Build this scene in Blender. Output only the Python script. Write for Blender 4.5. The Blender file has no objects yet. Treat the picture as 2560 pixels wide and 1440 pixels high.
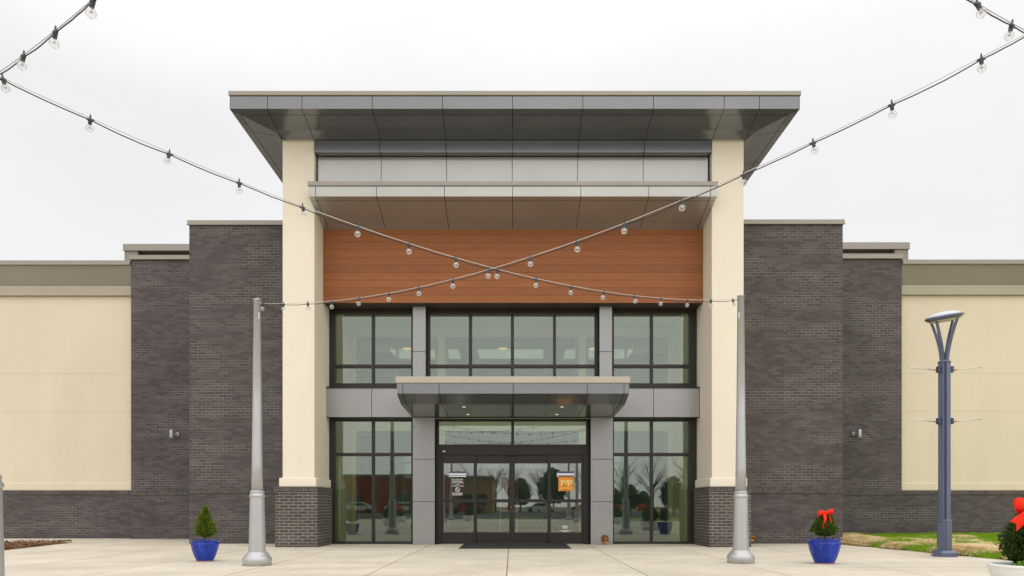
import bpy, math, random
from mathutils import Vector, Matrix
from mathutils import noise as mnoise
random.seed(7)
S = bpy.context.scene
COL = S.collection
F = 1800.0; H = 0.9; CX = 1280.0; HY = 1265.0      # focal length and horizon of the photograph in its own pixels
def PX(px, d): return (px - CX) / F * d
def PZ(py, d): return H + (HY - py) / F * d
def lin(r, g, b):
    f = lambda c: (c/255/12.92) if c <= 10 else ((c/255+.055)/1.055)**2.4
    return (f(r), f(g), f(b), 1)

# ------------------------------------------------------------------ materials
class NT:
    def __init__(s, name):
        s.m = bpy.data.materials.new(name); s.m.use_nodes = True
        s.t = s.m.node_tree; s.t.nodes.clear()
        s.out = s.n('ShaderNodeOutputMaterial')
    def n(s, typ, **kw):
        nd = s.t.nodes.new(typ)
        for k, v in kw.items():
            if hasattr(nd, k) and not k.startswith('i_'): setattr(nd, k, v)
        return nd
    def l(s, a, b): s.t.links.new(a, b)
    def val(s, sock, v):
        if hasattr(v, 'is_linked'): s.l(v, sock)
        else: sock.default_value = v
    def math(s, op, a, b=0.0, c=None):
        nd = s.n('ShaderNodeMath', operation=op); s.val(nd.inputs[0], a); s.val(nd.inputs[1], b)
        if c is not None: s.val(nd.inputs[2], c)
        return nd.outputs[0]
    def mix(s, fac, a, b, blend='MIX'):
        nd = s.n('ShaderNodeMix', data_type='RGBA', blend_type=blend)
        s.val(nd.inputs[0], fac); s.val(nd.inputs[6], a); s.val(nd.inputs[7], b); return nd.outputs[2]
    def obj(s): return s.n('ShaderNodeTexCoord').outputs['Object']
    def noise(s, vec, scale, detail=4, rough=.55, dist=0):
        nd = s.n('ShaderNodeTexNoise'); s.l(vec, nd.inputs['Vector'])
        nd.inputs['Scale'].default_value = scale; nd.inputs['Detail'].default_value = detail
        nd.inputs['Roughness'].default_value = rough; nd.inputs['Distortion'].default_value = dist
        return nd.outputs[0]
    def mapv(s, vec, scale, loc=(0,0,0), rot=(0,0,0)):
        nd = s.n('ShaderNodeMapping'); s.l(vec, nd.inputs[0]); nd.inputs['Scale'].default_value = scale
        nd.inputs['Location'].default_value = loc; nd.inputs['Rotation'].default_value = rot; return nd.outputs[0]
    def ramp(s, fac, a, b, lo=0.0, hi=1.0):
        nd = s.n('ShaderNodeMapRange', clamp=True); s.l(fac, nd.inputs[0])
        nd.inputs[1].default_value = a; nd.inputs[2].default_value = b
        nd.inputs[3].default_value = lo; nd.inputs[4].default_value = hi; return nd.outputs[0]
    def bsdf(s, color, rough=.5, metal=0, spec=.5, bump=None, bstr=.3, bdist=.01, coat=0, coatr=.05, sss=0, **kw):
        p = s.n('ShaderNodeBsdfPrincipled')
        s.val(p.inputs['Base Color'], color); s.val(p.inputs['Roughness'], rough); s.val(p.inputs['Metallic'], metal)
        s.val(p.inputs['Specular IOR Level'], spec)
        p.inputs['Coat Weight'].default_value = coat; p.inputs['Coat Roughness'].default_value = coatr
        if bump is not None:
            b = s.n('ShaderNodeBump'); b.inputs['Strength'].default_value = bstr; b.inputs['Distance'].default_value = bdist
            s.l(bump, b.inputs['Height']); s.l(b.outputs[0], p.inputs['Normal'])
        s.l(p.outputs[0], s.out.inputs[0]); return p

def mat_plain(name, col, rough=.5, metal=0, spec=.5, var=.12, scale=3, coat=0, bump=0, bscale=60):
    t = NT(name); o = t.obj(); n = t.noise(o, scale)
    k = t.ramp(n, .3, .7, 1-var, 1+var)
    c = t.mix(1.0, col, (1,1,1,1), 'MULTIPLY')
    v = t.n('ShaderNodeVectorMath', operation='SCALE'); t.l(c, v.inputs[0]); t.l(k, v.inputs['Scale'])
    b = t.noise(o, bscale, 3) if bump else None
    t.bsdf(v.outputs[0], rough, metal, spec, bump=b, bstr=bump, coat=coat); return t.m

def mat_brick(name, c1, c2, mortar_lo, mortar_hi, w=.2032, h=.0677, off=.5, ms=.0055):
    t = NT(name); o = t.obj()
    sep = t.n('ShaderNodeSeparateXYZ'); t.l(o, sep.inputs[0])
    g = t.n('ShaderNodeNewGeometry'); sn = t.n('ShaderNodeSeparateXYZ'); t.l(g.outputs['Normal'], sn.inputs[0])
    side = t.math('GREATER_THAN', t.math('ABSOLUTE', sn.outputs[0]), .5)
    u = t.math('ADD', t.math('MULTIPLY', sep.outputs[1], side), t.math('MULTIPLY', sep.outputs[0], t.math('SUBTRACT', 1.0, side)))
    cb = t.n('ShaderNodeCombineXYZ'); t.l(t.math('ADD', u, 40.02), cb.inputs[0]); t.l(t.math('ADD', sep.outputs[2], .02), cb.inputs[1])
    # slightly crooked courses
    nz = t.n('ShaderNodeTexNoise'); t.l(o, nz.inputs['Vector']); nz.inputs['Scale'].default_value = 9; nz.inputs['Detail'].default_value = 2
    ms2 = t.n('ShaderNodeVectorMath', operation='MULTIPLY_ADD'); t.l(nz.outputs['Color'], ms2.inputs[0])
    ms2.inputs[1].default_value = (.006,.005,0); t.l(cb.outputs[0], ms2.inputs[2])
    br = t.n('ShaderNodeTexBrick', offset=off, squash=1.0); t.l(ms2.outputs[0], br.inputs['Vector'])
    br.inputs['Scale'].default_value = 1; br.inputs['Brick Width'].default_value = w; br.inputs['Row Height'].default_value = h
    br.inputs['Mortar Size'].default_value = ms; br.inputs['Mortar Smooth'].default_value = .25; br.inputs['Bias'].default_value = 0
    br.inputs['Color1'].default_value = c1; br.inputs['Color2'].default_value = c2
    nb = t.ramp(t.noise(t.mapv(o, (.28,.28,1.5)), 1.6, 4), .44, .60, .06, 1)     # courses laid with darker mortar
    t.l(t.mix(nb, mortar_lo, mortar_hi), br.inputs['Mortar'])
    # whole-wall weathering and single odd bricks
    wn = t.ramp(t.noise(t.mapv(o, (1,1,.6)), 1.1, 5), .3, .75, .87, 1.1)
    fn = t.ramp(t.noise(o, 70, 3), .3, .7, .88, 1.1)
    v = t.n('ShaderNodeVectorMath', operation='SCALE'); t.l(br.outputs['Color'], v.inputs[0]); t.l(t.math('MULTIPLY', wn, fn), v.inputs['Scale'])
    b2 = t.n('ShaderNodeTexBrick', offset=off); t.l(ms2.outputs[0], b2.inputs['Vector'])
    b2.inputs['Scale'].default_value = 1; b2.inputs['Brick Width'].default_value = w; b2.inputs['Row Height'].default_value = h
    b2.inputs['Mortar Size'].default_value = ms
    b2.inputs['Color1'].default_value = (0,0,0,1); b2.inputs['Color2'].default_value = (1,1,1,1); b2.inputs['Mortar'].default_value = (0,0,0,1)
    odd = t.ramp(b2.outputs['Color'], .955, .985)
    eff = t.math('MULTIPLY', t.ramp(t.noise(t.mapv(o, (.5,.5,.9)), 1.7, 6, .65), .60, .78), .22)     # pale bloom
    damp = t.math('MULTIPLY', t.ramp(t.math('ADD', sep.outputs[2], t.math('MULTIPLY', t.noise(o, 3, 3), .35)), .12, .42, 1, 0), .28)   # splash stains at the foot
    c = t.mix(t.math('MULTIPLY', odd, .75), v.outputs[0], (c1[0]*.9, c1[1]*.72, c1[2]*.58, 1))
    c = t.mix(eff, c, lin(126,122,118)); c = t.mix(damp, c, lin(50,46,42))
    hgt = t.math('SUBTRACT', t.math('MULTIPLY', t.noise(o, 120, 3), .25), br.outputs['Fac'])
    t.bsdf(c, .75, 0, .3, bump=hgt, bstr=.6, bdist=.006); return t.m

def mat_stucco(name, col):
    t = NT(name); o = t.obj()
    big = t.ramp(t.noise(t.mapv(o, (1,1,.5)), .55, 5), .3, .7, .93, 1.04)
    st = t.ramp(t.noise(t.mapv(o, (3,3,.18)), 1.6, 4), .35, .75, 1.0, .98)
    v = t.n('ShaderNodeVectorMath', operation='SCALE'); v.inputs[0].default_value = col[:3]; t.l(t.math('MULTIPLY', big, st), v.inputs['Scale'])
    t.bsdf(v.outputs[0], .85, 0, .25, bump=t.noise(o, 140, 4), bstr=.18, bdist=.004); return t.m

def mat_metal(name, col, metal=.35, rough=.28, coat=.6, coatr=.08):
    t = NT(name); o = t.obj()
    big = t.ramp(t.noise(o, .9, 3), .3, .7, .95, 1.05)
    v = t.n('ShaderNodeVectorMath', operation='SCALE'); v.inputs[0].default_value = col[:3]; t.l(big, v.inputs['Scale'])
    t.bsdf(v.outputs[0], rough, metal, .5, coat=coat, coatr=coatr); return t.m

def mat_glass(name, tint, refl=1.0, dirt=.0, base=.06):
    t = NT(name); o = t.obj()
    tr = t.n('ShaderNodeBsdfTransparent'); tr.inputs[0].default_value = tint
    gl = t.n('ShaderNodeBsdfGlossy'); gl.inputs['Roughness'].default_value = .0; gl.inputs[0].default_value = (.95,1,.97,1)
    b = t.n('ShaderNodeBump'); b.inputs['Strength'].default_value = .025; b.inputs['Distance'].default_value = .01
    t.l(t.noise(o, 1.1, 1), b.inputs['Height']); t.l(b.outputs[0], gl.inputs['Normal'])
    fr = t.n('ShaderNodeFresnel'); fr.inputs[0].default_value = 1.5
    f = t.math('ADD', t.math('MULTIPLY', fr.outputs[0], refl), base)
    mx = t.n('ShaderNodeMixShader'); t.l(f, mx.inputs[0]); t.l(tr.outputs[0], mx.inputs[1]); t.l(gl.outputs[0], mx.inputs[2])
    res = mx.outputs[0]
    if dirt:
        df = t.n('ShaderNodeBsdfDiffuse'); df.inputs[0].default_value = (.8,.8,.8,1)
        m2 = t.n('ShaderNodeMixShader'); m2.inputs[0].default_value = dirt; t.l(res, m2.inputs[1]); t.l(df.outputs[0], m2.inputs[2]); res = m2.outputs[0]
    t.l(res, t.out.inputs[0]); return t.m

def mat_emit(name, col, st):
    t = NT(name); e = t.n('ShaderNodeEmission'); e.inputs[0].default_value = col; e.inputs[1].default_value = st
    t.l(e.outputs[0], t.out.inputs[0]); return t.m

def mat_concrete(name):
    t = NT(name); o = t.obj(); sep = t.n('ShaderNodeSeparateXYZ'); t.l(o, sep.inputs[0])
    wob = t.math('MULTIPLY', t.math('SUBTRACT', t.noise(o, 3.0, 3), .5), .012)
    def joint(c, off, step, w):
        m = t.math('FLOORED_MODULO', t.math('ADD', t.math('ADD', c, off), wob), step)
        d = t.math('ABSOLUTE', t.math('SUBTRACT', m, step/2))
        return t.ramp(d, w*.4, w, 1, 0)
    jx = joint(sep.outputs[0], .07+.91, 1.82, .011)
    jy = joint(sep.outputs[1], .35, 1.82, .009)
    # per-slab tone
    sx = t.math('FLOOR', t.math('DIVIDE', t.math('ADD', sep.outputs[0], .07), 1.82)); sy = t.math('FLOOR', t.math('DIVIDE', t.math('ADD', sep.outputs[1], .35-.91), 1.82))
    cb = t.n('ShaderNodeCombineXYZ'); t.l(sx, cb.inputs[0]); t.l(sy, cb.inputs[1])
    wn = t.n('ShaderNodeTexWhiteNoise', noise_dimensions='2D'); t.l(cb.outputs[0], wn.inputs['Vector'])
    slab = t.ramp(wn.outputs[0], 0, 1, .94, 1.05)
    brush = t.ramp(t.noise(t.mapv(o, (5,.7,1), rot=(0,0,.5)), 2.2, 5, .6), .3, .75, .93, 1.05)
    big = t.ramp(t.noise(o, .8, 6, .6), .3, .72, .83, 1.09)
    tr_ = t.ramp(t.noise(t.mapv(o, (.5,2.4,1), rot=(0,0,.35)), .9, 5, .6), .52, .70, 0, 1)
    v = t.n('ShaderNodeVectorMath', operation='SCALE'); v.inputs[0].default_value = lin(209,200,182)[:3]
    t.l(t.math('MULTIPLY', t.math('MULTIPLY', slab, brush), big), v.inputs['Scale'])
    sp = t.ramp(t.noise(o, 14, 2), .70, .76)
    c = t.mix(t.math('MULTIPLY', sp, .26), v.outputs[0], lin(120,100,75)); c = t.mix(t.math('MULTIPLY', tr_, .28), c, lin(150,134,112))
    j = t.math('MAXIMUM', jx, t.math('MULTIPLY', jy, .45))
    c = t.mix(t.math('MULTIPLY', j, .85), c, lin(96,76,52))
    # rusty stain beside the blue pot
    st = t.mapv(o, (1.0,6.0,1), loc=(-8.1,-13.62*6,0))
    r = t.n('ShaderNodeVectorMath', operation='LENGTH'); t.l(st, r.inputs[0])
    rr = t.math('ADD', r.outputs['Value'], t.math('MULTIPLY', t.math('SUBTRACT', t.noise(o, 2.5, 3), .5), 1.2))
    c = t.mix(t.math('MULTIPLY', t.ramp(rr, .35, .75, 1, 0), .55), c, lin(214,150,70))
    hgt = t.math('SUBTRACT', t.math('MULTIPLY', t.noise(o, 90, 4), .3), j)
    t.bsdf(c, .8, 0, .3, bump=hgt, bstr=.35, bdist=.006); return t.m

def mat_wood(name):
    t = NT(name); o = t.obj()
    gr = t.noise(t.mapv(o, (.9,1,26)), 2.2, 5, .62)
    sep = t.n('ShaderNodeSeparateXYZ'); t.l(o, sep.inputs[0])
    wn = t.n('ShaderNodeTexWhiteNoise', noise_dimensions='1D'); t.l(t.math('FLOOR', t.math('DIVIDE', t.math('SUBTRACT', sep.outputs[2], 5.557), .1735)), wn.inputs['W'])
    k = t.math('MULTIPLY', t.ramp(gr, .3, .7, .84, 1.12), t.ramp(wn.outputs[0], 0, 1, .90, 1.08))
    v = t.n('ShaderNodeVectorMath', operation='SCALE'); v.inputs[0].default_value = (.29,.106,.038); t.l(k, v.inputs['Scale'])
    t.bsdf(v.outputs[0], .5, 0, .22, bump=gr, bstr=.08, bdist=.003); return t.m

def mat_leaf(name, a, b, scale=9, tr=.25):
    t = NT(name); o = t.obj(); g = t.n('ShaderNodeNewGeometry')
    f = t.ramp(g.outputs['Random Per Island'], 0, 1)
    f2 = t.ramp(t.noise(o, scale, 3), .35, .65)
    c = t.mix(t.math('ADD', t.math('MULTIPLY', f, .5), t.math('MULTIPLY', f2, .5)), a, b)
    p = t.n('ShaderNodeBsdfPrincipled'); t.l(c, p.inputs['Base Color']); p.inputs['Roughness'].default_value = .55
    p.inputs['Specular IOR Level'].default_value = .3
    tl = t.n('ShaderNodeBsdfTranslucent'); t.l(c, tl.inputs[0])
    mx = t.n('ShaderNodeMixShader'); mx.inputs[0].default_value = tr; t.l(p.outputs[0], mx.inputs[1]); t.l(tl.outputs[0], mx.inputs[2])
    t.l(mx.outputs[0], t.out.inputs[0]); return t.m

def mat_glaze(name):
    t = NT(name); o = t.obj()
    n = t.ramp(t.noise(t.mapv(o, (9,9,1.6)), 1.7, 5, .65), .35, .7)
    c = t.mix(n, (.006,.016,.22,1), (.016,.06,.46,1))
    t.bsdf(c, .2, 0, .35, coat=.08, bump=t.noise(o, 6, 2), bstr=.1); return t.m

def mat_bulb():
    t = NT('clear bulb'); tr = t.n('ShaderNodeBsdfTransparent'); tr.inputs[0].default_value = (.985,.985,.985,1)
    gl = t.n('ShaderNodeBsdfGlossy'); gl.inputs['Roughness'].default_value = .06
    lw = t.n('ShaderNodeLayerWeight'); lw.inputs[0].default_value = .25
    tl = t.n('ShaderNodeBsdfTranslucent'); tl.inputs[0].default_value = (.95,.95,.95,1); df = t.n('ShaderNodeBsdfDiffuse'); df.inputs[0].default_value = (.95,.95,.95,1)
    a = t.n('ShaderNodeMixShader'); a.inputs[0].default_value = .5; t.l(tl.outputs[0], a.inputs[1]); t.l(df.outputs[0], a.inputs[2])
    b = t.n('ShaderNodeMixShader'); t.l(t.math('ADD', t.math('MULTIPLY', lw.outputs['Facing'], .26), .11), b.inputs[0]); t.l(tr.outputs[0], b.inputs[1]); t.l(a.outputs[0], b.inputs[2])
    c = t.n('ShaderNodeMixShader'); t.l(t.math('ADD', t.math('MULTIPLY', lw.outputs['Fresnel'], .5), .05), c.inputs[0]); t.l(b.outputs[0], c.inputs[1]); t.l(gl.outputs[0], c.inputs[2])
    t.l(c.outputs[0], t.out.inputs[0]); return t.m

M = {}
M['brick'] = mat_brick('grey brown brick', lin(74,68,68), lin(95,88,87), lin(80,74,72), lin(130,126,123))
M['brick2'] = mat_brick('base brick', lin(71,65,63), lin(92,83,79), lin(138,131,123), lin(164,157,147), ms=.0065)
M['soldier'] = mat_brick('soldier brick', lin(66,62,61), lin(92,87,83), lin(100,97,94), lin(124,119,115), w=.0677, h=.21, off=0, ms=.005)
M['cream'] = mat_stucco('cream stucco', lin(230,221,203))
M['tan'] = mat_stucco('shaded cream stucco', lin(219,208,184))  # pillar stucco darkened; the far wall's dimmer light is put into its colour
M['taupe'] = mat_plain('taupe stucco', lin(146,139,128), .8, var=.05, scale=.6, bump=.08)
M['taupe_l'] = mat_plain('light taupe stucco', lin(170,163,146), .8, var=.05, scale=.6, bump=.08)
M['coping'] = mat_metal('coping metal', lin(143,136,126), .2, .35, .3, .2)
M['coping_l'] = mat_metal('pale coping metal', lin(174,162,149), .15, .4, .2, .2)
M['grey'] = mat_metal('grey panel', lin(112,114,116), .6, .24, .5, .04)
M['greyc'] = mat_metal('grey column panel', lin(146,146,146), .35, .35, .3, .1)
M['silver'] = mat_metal('silver panel', lin(165,164,160), .6, .28, .3, .06)
M['joint'] = mat_plain('panel joint', (.012,.012,.012,1), .8)
M['dark'] = mat_plain('dark bronze frame', lin(42,38,35), .4, .3, .5, var=.08)
M['brownsof'] = mat_plain('brown soffit', lin(62,44,34), .5)
M['wood'] = mat_wood('wood siding')
M['glass'] = mat_glass('window glass', (.81,.88,.82,1), 1.0, 0, .055)
M['glassd'] = mat_glass('door glass', (.74,.77,.73,1), 1.0, 0, .08)
M['iglass'] = mat_glass('inner glass', (.82,.92,.90,1), .8, .02, .03)
M['conc'] = mat_concrete('concrete paving')
M['asph'] = mat_plain('asphalt', (.055,.055,.057,1), .9, bump=.3)
M['soil'] = mat_plain('dry ground', lin(120,120,80), .95, var=.2, scale=.3, bump=.2)
M['pole'] = mat_plain('silver pole paint', lin(176,177,178), .33, .45, .5, var=.05, scale=2)
M['navy'] = mat_plain('blue grey paint', lin(84,92,116), .32, .15, .5, var=.06, scale=4, coat=.4)
M['navyd'] = mat_plain('lamp groove paint', lin(52,60,92), .4, .1, .5, var=.06)
M['white'] = mat_plain('white plastic', lin(230,230,228), .35, var=.03)
M['dome'] = mat_plain('lamp dome', lin(192,194,204), .3, var=.03, coat=.5)
M['lens'] = mat_plain('lamp lens', lin(186,180,158), .4, var=.03)
M['black'] = mat_plain('black rubber', (.018,.018,.02,1), .5, var=.2)
M['cable'] = mat_plain('black cable', (.012,.010,.016,1), .45)
M['wire'] = mat_plain('steel wire', lin(205,200,190), .35, .5)
M['bulb'] = mat_bulb()
M['socket'] = mat_plain('grey lamp socket', lin(56,60,66), .5)
M['brass'] = mat_plain('brass', lin(176,124,66), .3, .85, .5, var=.15, scale=20)
M['glaze'] = mat_glaze('blue glaze')
M['terra'] = mat_plain('bare clay', lin(176,120,84), .8)
M['potsoil'] = mat_plain('potting soil', lin(60,45,34), .95, var=.3, scale=30, bump=.4)
M['leafa'] = mat_leaf('arborvitae leaf', (.07,.12,.012,1), (.20,.27,.03,1))
M['leafb'] = mat_leaf('boxwood leaf', (.035,.075,.010,1), (.12,.18,.025,1))
M['leafc'] = mat_leaf('dark shrub leaf', (.018,.042,.008,1), (.075,.13,.022,1), 14)
M['leafl'] = mat_leaf('lettuce leaf', (.10,.25,.015,1), (.26,.45,.05,1), 20)
M['flower'] = mat_plain('purple petals', (.13,.04,.36,1), .6)
M['bark'] = mat_plain('bark', lin(104,80,58), .9, var=.3, scale=20, bump=.4)
M['red'] = mat_plain('red ribbon', (.80,.024,.008,1), .7, 0, .2, var=.06, scale=8)
M['mulch'] = mat_plain('wood mulch', lin(112,70,38), .95, var=.45, scale=25, bump=.6)
M['chip'] = mat_leaf('mulch chips', (.08,.035,.015,1), (.30,.16,.07,1), 6, 0)
M['lawn'] = mat_plain('lawn soil', lin(150,150,70), .95, var=.25, scale=4, bump=.4)
M['strawbase'] = mat_plain('matted straw', (.86,.70,.44,1), .9, var=.22, scale=22, bump=.4, bscale=60)
M['grass'] = mat_leaf('grass blades', (.16,.32,.012,1), (.36,.54,.03,1), 1.2, .4)
M['straw'] = mat_leaf('straw', (.86,.70,.43,1), (.98,.88,.64,1), 3, .4)
M['iwall'] = mat_plain('interior cream wall', lin(224,218,186), .8, var=.03, scale=.5)
M['ijamb_shaded'] = mat_plain('shaded interior wall', lin(150,142,96), .8, var=.04)  # cream return wall; its shadow is put into the olive colour
M['iceil'] = mat_plain('interior ceiling', lin(214,218,206), .8, var=.03, scale=.5)
M['ifloor'] = mat_plain('interior floor', lin(150,142,128), .35, var=.08, scale=1.5)
M['iframe'] = mat_plain('inner blue grey frame', lin(92,108,120), .4, .2)
M['iwhite'] = mat_plain('interior white wall', lin(226,230,226), .7, var=.03, scale=.4)
M['idoor'] = mat_plain('interior door', lin(214,204,160), .5, var=.03)
M['lamp'] = mat_emit('lit downlight', (1,.50,.18,1), 1.3)
M['fill_panel'] = mat_emit('added fill panel', (1,.96,.86,1), 2.2)  # glow of the added panels that brighten the interior
M['lampw'] = mat_emit('lit soffit light', (1,.85,.55,1), 1.6)
M['stwhite'] = mat_plain('white vinyl', lin(236,236,236), .5, var=.02)
M['stblue'] = mat_plain('blue vinyl', lin(62,74,120), .5, var=.04)
M['storange'] = mat_plain('orange vinyl', lin(240,150,6), .45, var=.03)
M['stpale'] = mat_plain('pale yellow vinyl', lin(250,222,150), .5, var=.02)
M['stdark'] = mat_plain('dark vinyl', lin(96,62,10), .5)
M['poster'] = mat_plain('brown poster', lin(176,118,74), .6, var=.25, scale=5)
M['redwall'] = mat_plain('red cladding', lin(150,26,22), .7, var=.1, scale=.4)
M['tanwall'] = mat_plain('tan block wall', lin(168,130,92), .8, var=.1, scale=.4)
M['shopglass'] = mat_plain('shopfront glass', (.03,.035,.04,1), .05, 0, .7)
M['carwhite'] = mat_plain('white car paint', lin(222,222,222), .2, 0, .5, var=.02, coat=1)
M['carred'] = mat_plain('dark red car paint', lin(120,20,20), .2, 0, .5, var=.02, coat=1)
M['tyre'] = mat_plain('tyre', (.02,.02,.02,1), .85)

# ------------------------------------------------------------------ mesh builder
class MB:
    def __init__(s): s.v = []; s.f = []; s.mi = []; s.sm = []
    def add(s, vs, fs, mi=0, smooth=False):
        o = len(s.v); s.v += [tuple(v) for v in vs]
        for f in fs: s.f.append(tuple(i+o for i in f)); s.mi.append(mi); s.sm.append(smooth)
    def box(s, x0, x1, y0, y1, z0, z1, mi=0):
        if x1 < x0: x0, x1 = x1, x0
        vs = [(x0,y0,z0),(x1,y0,z0),(x1,y1,z0),(x0,y1,z0),(x0,y0,z1),(x1,y0,z1),(x1,y1,z1),(x0,y1,z1)]
        s.add(vs, [(0,3,2,1),(4,5,6,7),(0,1,5,4),(1,2,6,5),(2,3,7,6),(3,0,4,7)], mi)
    def quad(s, a, b, c, d, mi=0, smooth=False): s.add([a,b,c,d], [(0,1,2,3)], mi, smooth)
    def lathe(s, prof, n=24, c=(0,0,0), mi=0, smooth=True, axis=None, cap=True):
        vs = []; R = axis.to_track_quat('Z','Y').to_matrix() if axis is not None else None
        for r, z in prof:
            for i in range(n):
                a = 2*math.pi*i/n; p = Vector((r*math.cos(a), r*math.sin(a), z))
                if R is not None: p = R @ p
                vs.append((p.x+c[0], p.y+c[1], p.z+c[2]))
        fs = []
        for k in range(len(prof)-1):
            for i in range(n):
                j = (i+1) % n; fs.append((k*n+i, k*n+j, (k+1)*n+j, (k+1)*n+i))
        s.add(vs, fs, mi, smooth)
        if cap:
            o = len(s.v) - len(vs)
            if prof[0][0] > 1e-4: s.f.append(tuple(o+i for i in reversed(range(n)))); s.mi.append(mi); s.sm.append(False)
            if prof[-1][0] > 1e-4: s.f.append(tuple(o+(len(prof)-1)*n+i for i in range(n))); s.mi.append(mi); s.sm.append(False)
    def tube(s, pts, rad, n=8, mi=0, cap=True):
        pts = [Vector(p) for p in pts]; rad = rad if isinstance(rad, (list,tuple)) else [rad]*len(pts)
        vs = []; up = Vector((0,0,1))
        for k, p in enumerate(pts):
            d = (pts[min(k+1,len(pts)-1)] - pts[max(k-1,0)]).normalized()
            u = up if abs(d.z) < .95 else Vector((0,1,0))
            a = d.cross(u).normalized(); b = a.cross(d).normalized()
            for i in range(n):
                t = 2*math.pi*i/n; q = p + (a*math.cos(t) + b*math.sin(t))*rad[k]; vs.append(tuple(q))
        fs = []
        for k in range(len(pts)-1):
            for i in range(n):
                j = (i+1) % n; fs.append((k*n+i, (k+1)*n+i, (k+1)*n+j, k*n+j))
        if cap: fs.append(tuple(range(n))); fs.append(tuple((len(pts)-1)*n+i for i in reversed(range(n))))
        s.add(vs, fs, mi, True)
    def ribbon_smooth(s, pts, wid, th=.004, mi=0, sub=4):
        P_ = [Vector(p) for p in pts]; W_ = [Vector(w) for w in wid]; n = len(P_)
        def cr(L, k, u):
            a, b, c, d = L[max(k-1,0)], L[k], L[min(k+1,n-1)], L[min(k+2,n-1)]
            return .5*((2*b) + (c-a)*u + (2*a-5*b+4*c-d)*u*u + (3*b-a-3*c+d)*u**3)
        q = [(cr(P_,k,j/sub), cr(W_,k,j/sub)) for k in range(n-1) for j in range(sub)] + [(P_[-1],W_[-1])]
        f0 = len(s.f); s.ribbon([a for a,_ in q], [b for _,b in q], th, mi)
        for i in range(f0, len(s.f)): s.sm[i] = True
    def ribbon(s, pts, wid, th=.004, mi=0):
        """band with thickness: pts centre line, wid list of half-width vectors"""
        pts = [Vector(p) for p in pts]; vs = []; n = len(pts)
        for k, p in enumerate(pts):
            d = (pts[min(k+1,n-1)] - pts[max(k-1,0)]).normalized(); w = Vector(wid[k]) if isinstance(wid, list) else Vector(wid)
            nn = d.cross(w).normalized()*th/2
            vs += [tuple(p-w-nn), tuple(p+w-nn), tuple(p+w+nn), tuple(p-w+nn)]
        fs = []
        for k in range(n-1):
            for i in range(4):
                j = (i+1) % 4; fs.append((k*4+i, k*4+j, (k+1)*4+j, (k+1)*4+i))
        fs.append((3,2,1,0)); fs.append(tuple((n-1)*4+i for i in range(4)))
        s.add(vs, fs, mi, False)
    def prism(s, poly, axis, a, b, mi=0):
        """extrude a closed polygon; axis 'x': poly is (y,z); axis 'z': poly is (x,y); axis 'y': poly is (x,z)"""
        def P(p, t): return (t,p[0],p[1]) if axis == 'x' else ((p[0],p[1],t) if axis == 'z' else (p[0],t,p[1]))
        n = len(poly); vs = [P(p,a) for p in poly] + [P(p,b) for p in poly]
        s.add(vs, [(i,(i+1)%n,n+(i+1)%n,n+i) for i in range(n)] + [tuple(reversed(range(n))), tuple(range(n,2*n))], mi)
    def build(s, name, mats, parent=None, bevel=0, seg=2, world=True):
        me = bpy.data.meshes.new(name); me.from_pydata(s.v, [], s.f)
        for m in (mats if isinstance(mats, (list,tuple)) else [mats]): me.materials.append(m)
        me.polygons.foreach_set('material_index', s.mi); me.polygons.foreach_set('use_smooth', s.sm)
        me.update()
        o = bpy.data.objects.new(name, me); COL.objects.link(o)
        if parent is not None:
            o.parent = parent
            if parent.type == 'EMPTY' and world: o.location = -parent.location
        if bevel:
            b = o.modifiers.new('bevel','BEVEL'); b.width = bevel; b.segments = seg; b.limit_method = 'ANGLE'; b.angle_limit = math.radians(40)
        return o
def fix_normals(o):
    import bmesh
    bm = bmesh.new(); bm.from_mesh(o.data); bmesh.ops.recalc_face_normals(bm, faces=bm.faces[:]); bm.to_mesh(o.data); bm.free(); return o
def tag(o, label=None, cat=None, group=None, kind=None):
    if label: o['label'] = label
    if cat: o['category'] = cat
    if group: o['group'] = group
    if kind: o['kind'] = kind
    return o
def empty(name, loc, label, cat, group=None):
    o = bpy.data.objects.new(name, None); COL.objects.link(o); o.location = loc; o.empty_display_size = .2
    return tag(o, label, cat, group)
def dup(root, loc, label=None, rz=0, scale=None):
    def cp(o, par):
        c = o.copy(); COL.objects.link(c); c.parent = par
        for ch in list(o.children): cp(ch, c)
        return c
    r = cp(root, None); r.location = loc; r.rotation_euler.z = rz
    if scale: r.scale = scale
    if label: r['label'] = label
    return r
def text_into(mb, txt, x, y, z, size, mi, align='CENTER', bold=0.0, maxw=None):
    c = bpy.data.curves.new('t','FONT'); c.body = txt; c.size = size; c.align_x = align; c.offset = bold; c.extrude = .0006
    o = bpy.data.objects.new('t', c); COL.objects.link(o)
    dg = bpy.context.evaluated_depsgraph_get(); me = bpy.data.meshes.new_from_object(o.evaluated_get(dg))
    xs = [v.co.x for v in me.vertices] or [0]; k = 1.0
    if maxw and max(xs)-min(xs) > 0: k = maxw/(max(xs)-min(xs))
    mb.add([(x+v.co.x*k, y-v.co.z, z+v.co.y) for v in me.vertices], [tuple(p.vertices) for p in me.polygons], mi)
    bpy.data.objects.remove(o); bpy.data.curves.remove(c); bpy.data.meshes.remove(me)

X0 = .02                      # the entrance's own centre line
DF = 17.05; K = DF/F          # plane of the outer window frames
B = empty('mall_building', (0,17,0), 'low mall building with a tall wood and metal entrance between dark brick wings', 'building')

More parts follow.
